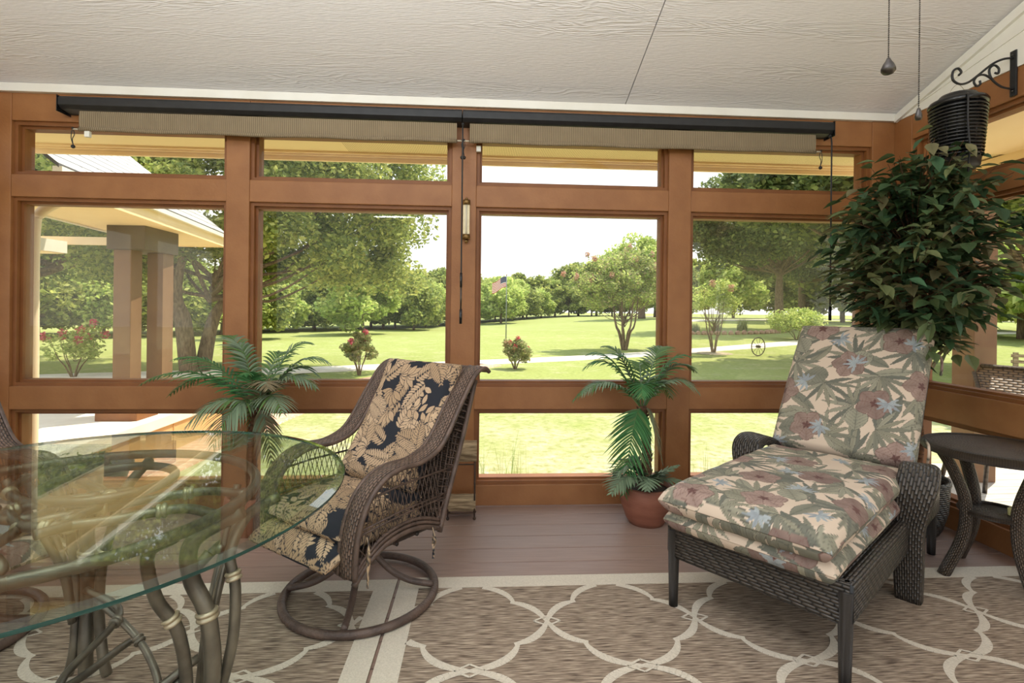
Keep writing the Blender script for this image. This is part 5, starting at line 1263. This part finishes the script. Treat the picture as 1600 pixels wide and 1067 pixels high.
# single trees standing on the lawn in front of the wood
for i, (x, y_, s, lab) in enumerate([(1.9, 47.0, 1.0, 'tree standing alone before the wood just left of the flagpole'), (-5.4, 38.5, 0.95, 'tree with a clear trunk in front of the wood, in the centre-left pane'), (-7.6, 30.5, 0.9, 'dark-trunked tree in front of the wood under the oak boughs'), (-11.8, 24.5, 0.8, 'small tree in front of the wood near the left edge of the second pane')]):
    o = copy_tree(protos[(i + 1) % 4]); o.location = (x, y_, gz(x, y_) - 0.05); o.scale = (s, s, s * 1.1); o['label'] = lab; 
    if 'group' in o: del o['group']
# tall grass tufts by the window
def tuft(loc, n, h, spread, label, cols, name='grass_clump', kind=None, sd=1, wb=0.004):
    rs = random.Random(sd); V = []; Q = []; Cc = []
    for i in range(n):
        a = rs.uniform(0, 2 * PI); r = spread * math.sqrt(rs.random()); x, y_ = r * math.cos(a), r * math.sin(a); hh = h * rs.uniform(0.45, 1.1); b_ = rs.uniform(0.0, 0.45) * hh; da = rs.uniform(0, 2 * PI); cc = cols[rs.randrange(len(cols))] * rs.uniform(0.8, 1.2); wv = (-math.sin(da) * wb, math.cos(da) * wb)
        for j in range(4):
            t_ = j / 3; w = (1 - t_ * 0.9); px = x + math.cos(da) * b_ * t_ * t_; py = y_ + math.sin(da) * b_ * t_ * t_; pz = hh * t_ * (1 - 0.12 * t_)
            V += [(px - wv[0] * w, py - wv[1] * w, pz), (px + wv[0] * w, py + wv[1] * w, pz)]; Cc += [cc, cc]
            if j: k = len(V) - 4; Q.append((k, k + 1, k + 3, k + 2))
    o = fastmesh(name, np.array(V), Q, M['leaf'], None, np.array(Cc), smooth=False); o.location = (loc[0], loc[1], gz(*loc)); tag(o, label, 'grass', None, kind); return o
GC = [lc(150, 172, 96), lc(190, 198, 130), lc(214, 210, 160), lc(120, 150, 70)]
tuft((0.12, 1.15), 110, 0.62, 0.32, 'tall wild grass clump outside the lower pane right of the middle post', GC, sd=2)
tuft((1.75, 1.3), 60, 0.5, 0.35, 'wild grass clump outside the lower pane left of the chaise', GC, sd=3)
tuft((5.65, 0.4), 160, 0.45, 0.7, 'bright green grass clump at the edge of the outer deck', GC, sd=5, wb=0.008)
# rock-edged bed with ornamental grasses
rs = random.Random(12)
for i in range(30):
    a = PI + 0.15 + i / 29 * (PI - 0.1); x = 14.6 + 3.6 * math.cos(a); y_ = 27.0 + 2.0 * math.sin(a)
    mb = MB(); mb.sphere((0, 0, 0.08), 0.2, 8, 6, (rs.uniform(.7, .95), rs.uniform(.65, .9), rs.uniform(.6, .85)))
    mb.v = [(v[0] + rs.uniform(-.02, .02), v[1] + rs.uniform(-.02, .02), v[2] + rs.uniform(-.02, .02)) for v in mb.v]
    o = mb.build('edging_rock', M['rock']); o.location = (x, y_, gz(x, y_)); tag(o, 'brown edging rock around the far planting bed', 'rock', 'rocks edging the far planting bed')
for (x, y_, h, lab) in ((12.9, 27.3, 0.62, 'left clump of ornamental grass in the rock-edged bed'), (14.2, 27.2, 0.5, 'small middle clump of ornamental grass in the rock-edged bed'), (15.9, 27.4, 0.85, 'right and largest clump of ornamental grass in the rock-edged bed')):
    tuft((x, y_), 240, h, 0.3, lab, [lc(120, 134, 84), lc(150, 158, 108), lc(170, 170, 120)], name='ornamental_grass', sd=int(x * 10), wb=0.014)
# wagon wheel
wx, wy = 10.0, 14.9
t = thing('wagon_wheel', 'rusty spoked wagon wheel standing on the grass beside the path', 'wheel', (wx, wy, gz(wx, wy)), R(20))
r = 0.33
MB().tube([(r * math.cos(a), 0, r + 0.02 + r * math.sin(a)) for a in [2 * PI * i / 36 for i in range(36)]], 0.018, 8, closed=True).build('rim', M['rust'], t)
MB().tube([(0, -0.08, r + 0.02), (0, 0.08, r + 0.02)], 0.045, 12).build('hub', M['rust'], t)
for k in range(10):
    a = 2 * PI * k / 10; MB().tube([(0.03 * math.cos(a), 0, r + 0.02 + 0.03 * math.sin(a)), (r * math.cos(a), 0, r + 0.02 + r * math.sin(a))], 0.007, 6).build('spoke', M['rust'], t)
# flagpole
px_, py_ = 1.16, 21.0
t = thing('flagpole', 'slim grey flagpole standing on the lawn', 'flagpole', (px_, py_, gz(px_, py_)))
MB().tube([(0, 0, 0), (0, 0, 3.25)], [0.030, 0.016], 10).build('pole', nmat('grey_pole', C(120, 124, 120), rough=0.5), t)
MB().sphere((0, 0, 3.28), 0.035, 10, 6).build('finial', nmat('gold_ball', C(170, 140, 70), rough=0.3, metallic=0.8), t)
MB().lathe([(0, 0.1), (0.045, 0.1), (0.05, 0), (0, 0)], 14).build('base_sleeve', nmat('grey_sleeve', C(100, 104, 100), rough=0.5), t)
fr, fw_, fb = nmat('flag_red', C(196, 60, 70), rough=0.8), nmat('flag_white', C(240, 236, 230), rough=0.8), nmat('flag_blue', C(52, 60, 100), rough=0.8)
mb = MB(); W_, H_ = 0.80, 0.50; nx_, ny_ = 20, 13
def fl(u, v, d=0.0): 
    return (-W_ * u * 0.82, 0.06 * math.sin(u * 7.5 + v) * u + d, -H_ * v - 0.46 * u * W_ * 0.85 + 0.04 * math.sin(u * 6))
for d_ in (0.0, 0.003):
    b0 = len(mb.v)
    for i in range(nx_ + 1):
        for j in range(ny_ + 1): mb.v.append(fl(i / nx_, j / ny_, d_))
    for i in range(nx_):
        for j in range(ny_):
            mb.mat = 2 if (i < 8 and j < 7) else (0 if j % 2 == 0 else 1)
            k = b0 + i * (ny_ + 1) + j; q = [k, k + ny_ + 1, k + ny_ + 2, k + 1]; mb.face(q if d_ else q[::-1])
mb.mat = 1
for i in range(5):
    for j in range(4):
        x, y_, z = fl((i + .7) / 5 * 0.4 * 0.9, (j + .6) / 4 * 0.53, -0.003); b0 = len(mb.v)
        for k in range(10): a = PI / 2 + k * PI / 5; rr_ = 0.013 if k % 2 == 0 else 0.006; mb.v.append((x + rr_ * math.cos(a), y_, z + rr_ * math.sin(a)))
        mb.face(list(range(b0, b0 + 10)))
f = mb.build('flag', [fr, fw_, fb]); f.location = (px_ - 0.018, py_, gz(px_, py_) + 3.22); tag(f, 'small American flag waving from the flagpole', 'flag')

# ------------------------------------------------------------------ ENTRY PORCH on the left (slab, posts, roof)
mb = MB(); mb.smooth = False
mb.box(-9.0, -3.45, 0.62, 4.1, -0.12, 0.0); o = mb.build('entry_slab', M['concrete'], bevel=0.01); struct(o)
mb = MB(); mb.box(-9.0, -3.50, 0.64, 4.05, -0.50, -0.12); mb.box(-3.50, -3.475, 0.64, 4.05, -0.46, -0.125)
for y_ in (1.7, 2.9): mb.box(-3.476, -3.468, y_, y_ + 0.012, -0.46, -0.125)
struct(mb.build('entry_skirt', M['siding']))
t = thing('entry_post', 'tan-brown entry porch post on a square plinth, left one of the pair', 'post', (-3.80, 2.62, 0))
mb = MB(); mb.box(-0.09, 0.09, -0.09, 0.09, 0.12, 1.80); mb.build('shaft', M['col_brown'], t, bevel=0.004)
mb = MB(); mb.box(-0.20, 0.22, -0.18, 0.18, 0.0, 0.12); mb.build('plinth', M['wood_dark'], t, bevel=0.004)
t = thing('entry_post', 'tan-brown entry porch post with sunlit side, right one of the pair', 'post', (-3.66, 2.95, 0))
mb = MB(); mb.box(-0.085, 0.085, -0.10, 0.10, 0.0, 1.80); mb.build('shaft', M['col_brown'], t, bevel=0.004)
mb = MB(); mb.box(-3.93, -3.54, 2.48, 3.08, 1.80, 2.05); tag(mb.build('entry_beam_cap', nmat('dark_brown_beam', C(84, 70, 54), C(94, 80, 62), scale=4, rough=0.7), None, bevel=0.004), 'dark brown boxed beam end resting on the two entry posts', 'beam')
E0, E1 = Vector((-3.06, 0.70, 0)), Vector((-3.60, 4.30, 0)); I1, I0 = Vector((-4.42, 4.30, 0)), Vector((-3.95, 0.70, 0))
rt = thing('entry_roof', 'entry porch roof with grey shingles and tan soffit outside the upper left panes', 'roof', (0, 0, 2.05))
mb = MB(); mb.poly_prism([(E0.x, E0.y), (E1.x, E1.y), (I1.x, I1.y), (I0.x, I0.y)], 0.0, 0.02); mb.build('soffit', M['soffit'], rt)
def plank(p, q, z0, z1, th, nm, mat, par):
    p, q = Vector(p), Vector(q); mb = MB(); mb.bar((p.x, p.y, (z0 + z1) / 2), (q.x, q.y, (z0 + z1) / 2), th, z1 - z0); return mb.build(nm, mat, par)
plank(E0, E1, -0.01, 0.10, 0.03, 'fascia', M['soffit'], rt); plank(E0 + Vector((0.03, 0, 0)), E1 + Vector((0.03, 0, 0)), 0.10, 0.145, 0.06, 'drip_edge', M['white'], rt)
plank(E1, I1 + Vector((-3, 0, 0)), -0.01, 0.10, 0.03, 'fascia', M['soffit'], rt); plank(I0, I1, -0.02, 0.02, 0.02, 'soffit_trim', M['white'], rt)
mb = MB(); pz = 0.80
ex = Vector((0.04, 0, 0)); A0, A1 = E0 + ex, E1 + ex; up = Vector((-2.6, 0, 2.6 * pz)); b0 = 0
for q in (A0, A1, A1 + up + Vector((0, -0.0, 0)), A0 + up):
    mb.v += [(q.x, q.y, q.z + 0.135), (q.x, q.y, q.z + 0.165)]
mb.smooth = False
LL = (A1 - A0).length; WW = up.length
mb.face([1, 3, 5, 7], [(0, 0), (LL, 0), (LL, WW), (0, WW)]); mb.face([6, 4, 2, 0]); mb.face([0, 2, 3, 1]); mb.face([2, 4, 5, 3]); mb.face([4, 6, 7, 5]); mb.face([6, 0, 1, 7])
mb.build('shingles', M['shingle'], rt)
# pale downspout and the end of a further eave
mb = MB(); mb.tube(catmull([(-2.62, 0.34, 1.90), (-2.74, 0.35, 1.87), (-2.86, 0.36, 1.80), (-2.90, 0.36, 1.66), (-2.90, 0.36, 0.8), (-2.90, 0.36, -0.40)], 6), 0.032, 12)
o = mb.build('downspout', nmat('cream_downspout', C(226, 206, 176), C(232, 214, 186), scale=4, rough=0.5)); tag(o, 'cream downspout curving down outside the far left pane', 'downspout')
t = thing('far_eave', 'end of a further cream eave left of the entry posts', 'eave', (0, 0, 0))
mb = MB(); mb.bar((-6.2, 2.0, 1.93), (-6.0, 4.2, 1.93), 0.7, 0.06); mb.build('eave_soffit', M['soffit'], t)
mb = MB(); mb.bar((-5.85, 2.0, 1.99), (-5.65, 4.2, 1.99), 0.03, 0.16); mb.build('eave_fascia', M['white'], t)
# dark planter with a leafy plant outside the lower left pane
t = thing('garden_planter', 'dark round planter with small green leaves outside the lower left pane', 'planter', (-3.15, 1.15, gz(-3, 1)))
o_ = MB(); o_.lathe([(0.0, 0.0), (0.20, 0.0), (0.30, 0.32), (0.325, 0.36), (0.30, 0.36), (0.28, 0.30), (0.0, 0.29)], 32); o_.build('bowl', nmat('dark_glazed_pot', C(52, 54, 46), C(70, 70, 58), scale=6, rough=0.35), t)
V, Q, C_ = leaves_arrays([np.array((0.1, 0, 0.42)), np.array((-0.1, 0.05, 0.40)), np.array((0.18, -0.1, 0.40))], [np.array([0.14, 0.12, 0.08])] * 3, [40] * 3, 0.030, GREEN_DARK, np.random.RandomState(2))
fastmesh('plant', V, Q, M['leaf'], t, C_, smooth=False)

# ------------------------------------------------------------------ OUTSIDE RIGHT : wicker lounge chair and bench
t = thing('outdoor_lounge_chair', 'brown open-weave wicker lounge chair on the sunny deck outside the right wall', 'chair', (3.30, -0.12, -0.03), R(198))
bw = weave_mat('open_brown_weave', C(84, 66, 50), C(138, 116, 92), lu=0.05, lv=0.02, shift=0.5)
# local x forward (towards the porch)
mb = MB()
def bkf(u, v, d=0.0):
    w = 0.16 + 0.29 * v; return (-0.18 - 0.34 * v - d - 0.05 * (1 - (2 * u - 1) ** 2), -w + 2 * w * u, 0.40 + 0.46 * v)
mb.grid(lambda u, v: bkf(u, v), 14, 10, (0.8, 0.55)); mb.grid(lambda u, v: bkf(1 - u, v, 0.012), 14, 10, (0.8, 0.55)); mb.build('back', bw, t)
mb = MB(); mb.tube([bkf(i / 14, 1.0) for i in range(15)], 0.016, 8); mb.tube([bkf(0, i / 8) for i in range(9)], 0.014, 8); mb.tube([bkf(1, i / 8) for i in range(9)], 0.014, 8); mb.build('back_frame', bw, t)
mb = MB(); mb.poly_prism(rrect(0.30, 0.27, 0.10), 0.37, 0.395); mb.build('seat', bw, t)
MB().tube([(x, y_, 0.385) for x, y_ in rrect(0.31, 0.28, 0.10)], 0.016, 8, closed=True).build('seat_rim', M['pewter'], t)
for (x, y_) in ((0.24, 0.22), (0.24, -0.22), (-0.24, 0.22), (-0.24, -0.22)): MB().tube(catmull([(x * 0.9, y_ * 0.9, 0.375), (x, y_, 0.2), (x * 1.2, y_ * 1.15, 0.0)], 4), 0.014, 8).build('leg', M['pewter'], t)
bx, by = 8.9, 5.0
t = thing('garden_bench', 'weathered slatted wooden bench on the lawn outside the right wall', 'bench', (bx, by, gz(bx, by)), R(-35))
for k in range(5): mb = MB(); mb.box(0, 1.5, -0.02 - 0.02 * k * .3, 0.0 - 0.02 * k * .3, 0.56 + 0.1 * k, 0.61 + 0.1 * k); mb.build('back_slat', M['old_wood'], t)
for k in range(4): mb = MB(); mb.box(0, 1.5, -0.48 + 0.12 * k, -0.39 + 0.12 * k, 0.43, 0.455); mb.build('seat_slat', M['old_wood'], t)
for x in (0.06, 1.44):
    for y_, z1 in ((-0.44, 0.66), (-0.02, 1.04)): mb = MB(); mb.box(x - 0.03, x + 0.03, y_ - 0.03, y_ + 0.03, 0.0, z1); mb.build('leg', M['old_wood'], t)
    mb = MB(); mb.box(x - 0.035, x + 0.035, -0.5, 0.0, 0.66, 0.69); mb.build('arm', M['old_wood'], t)
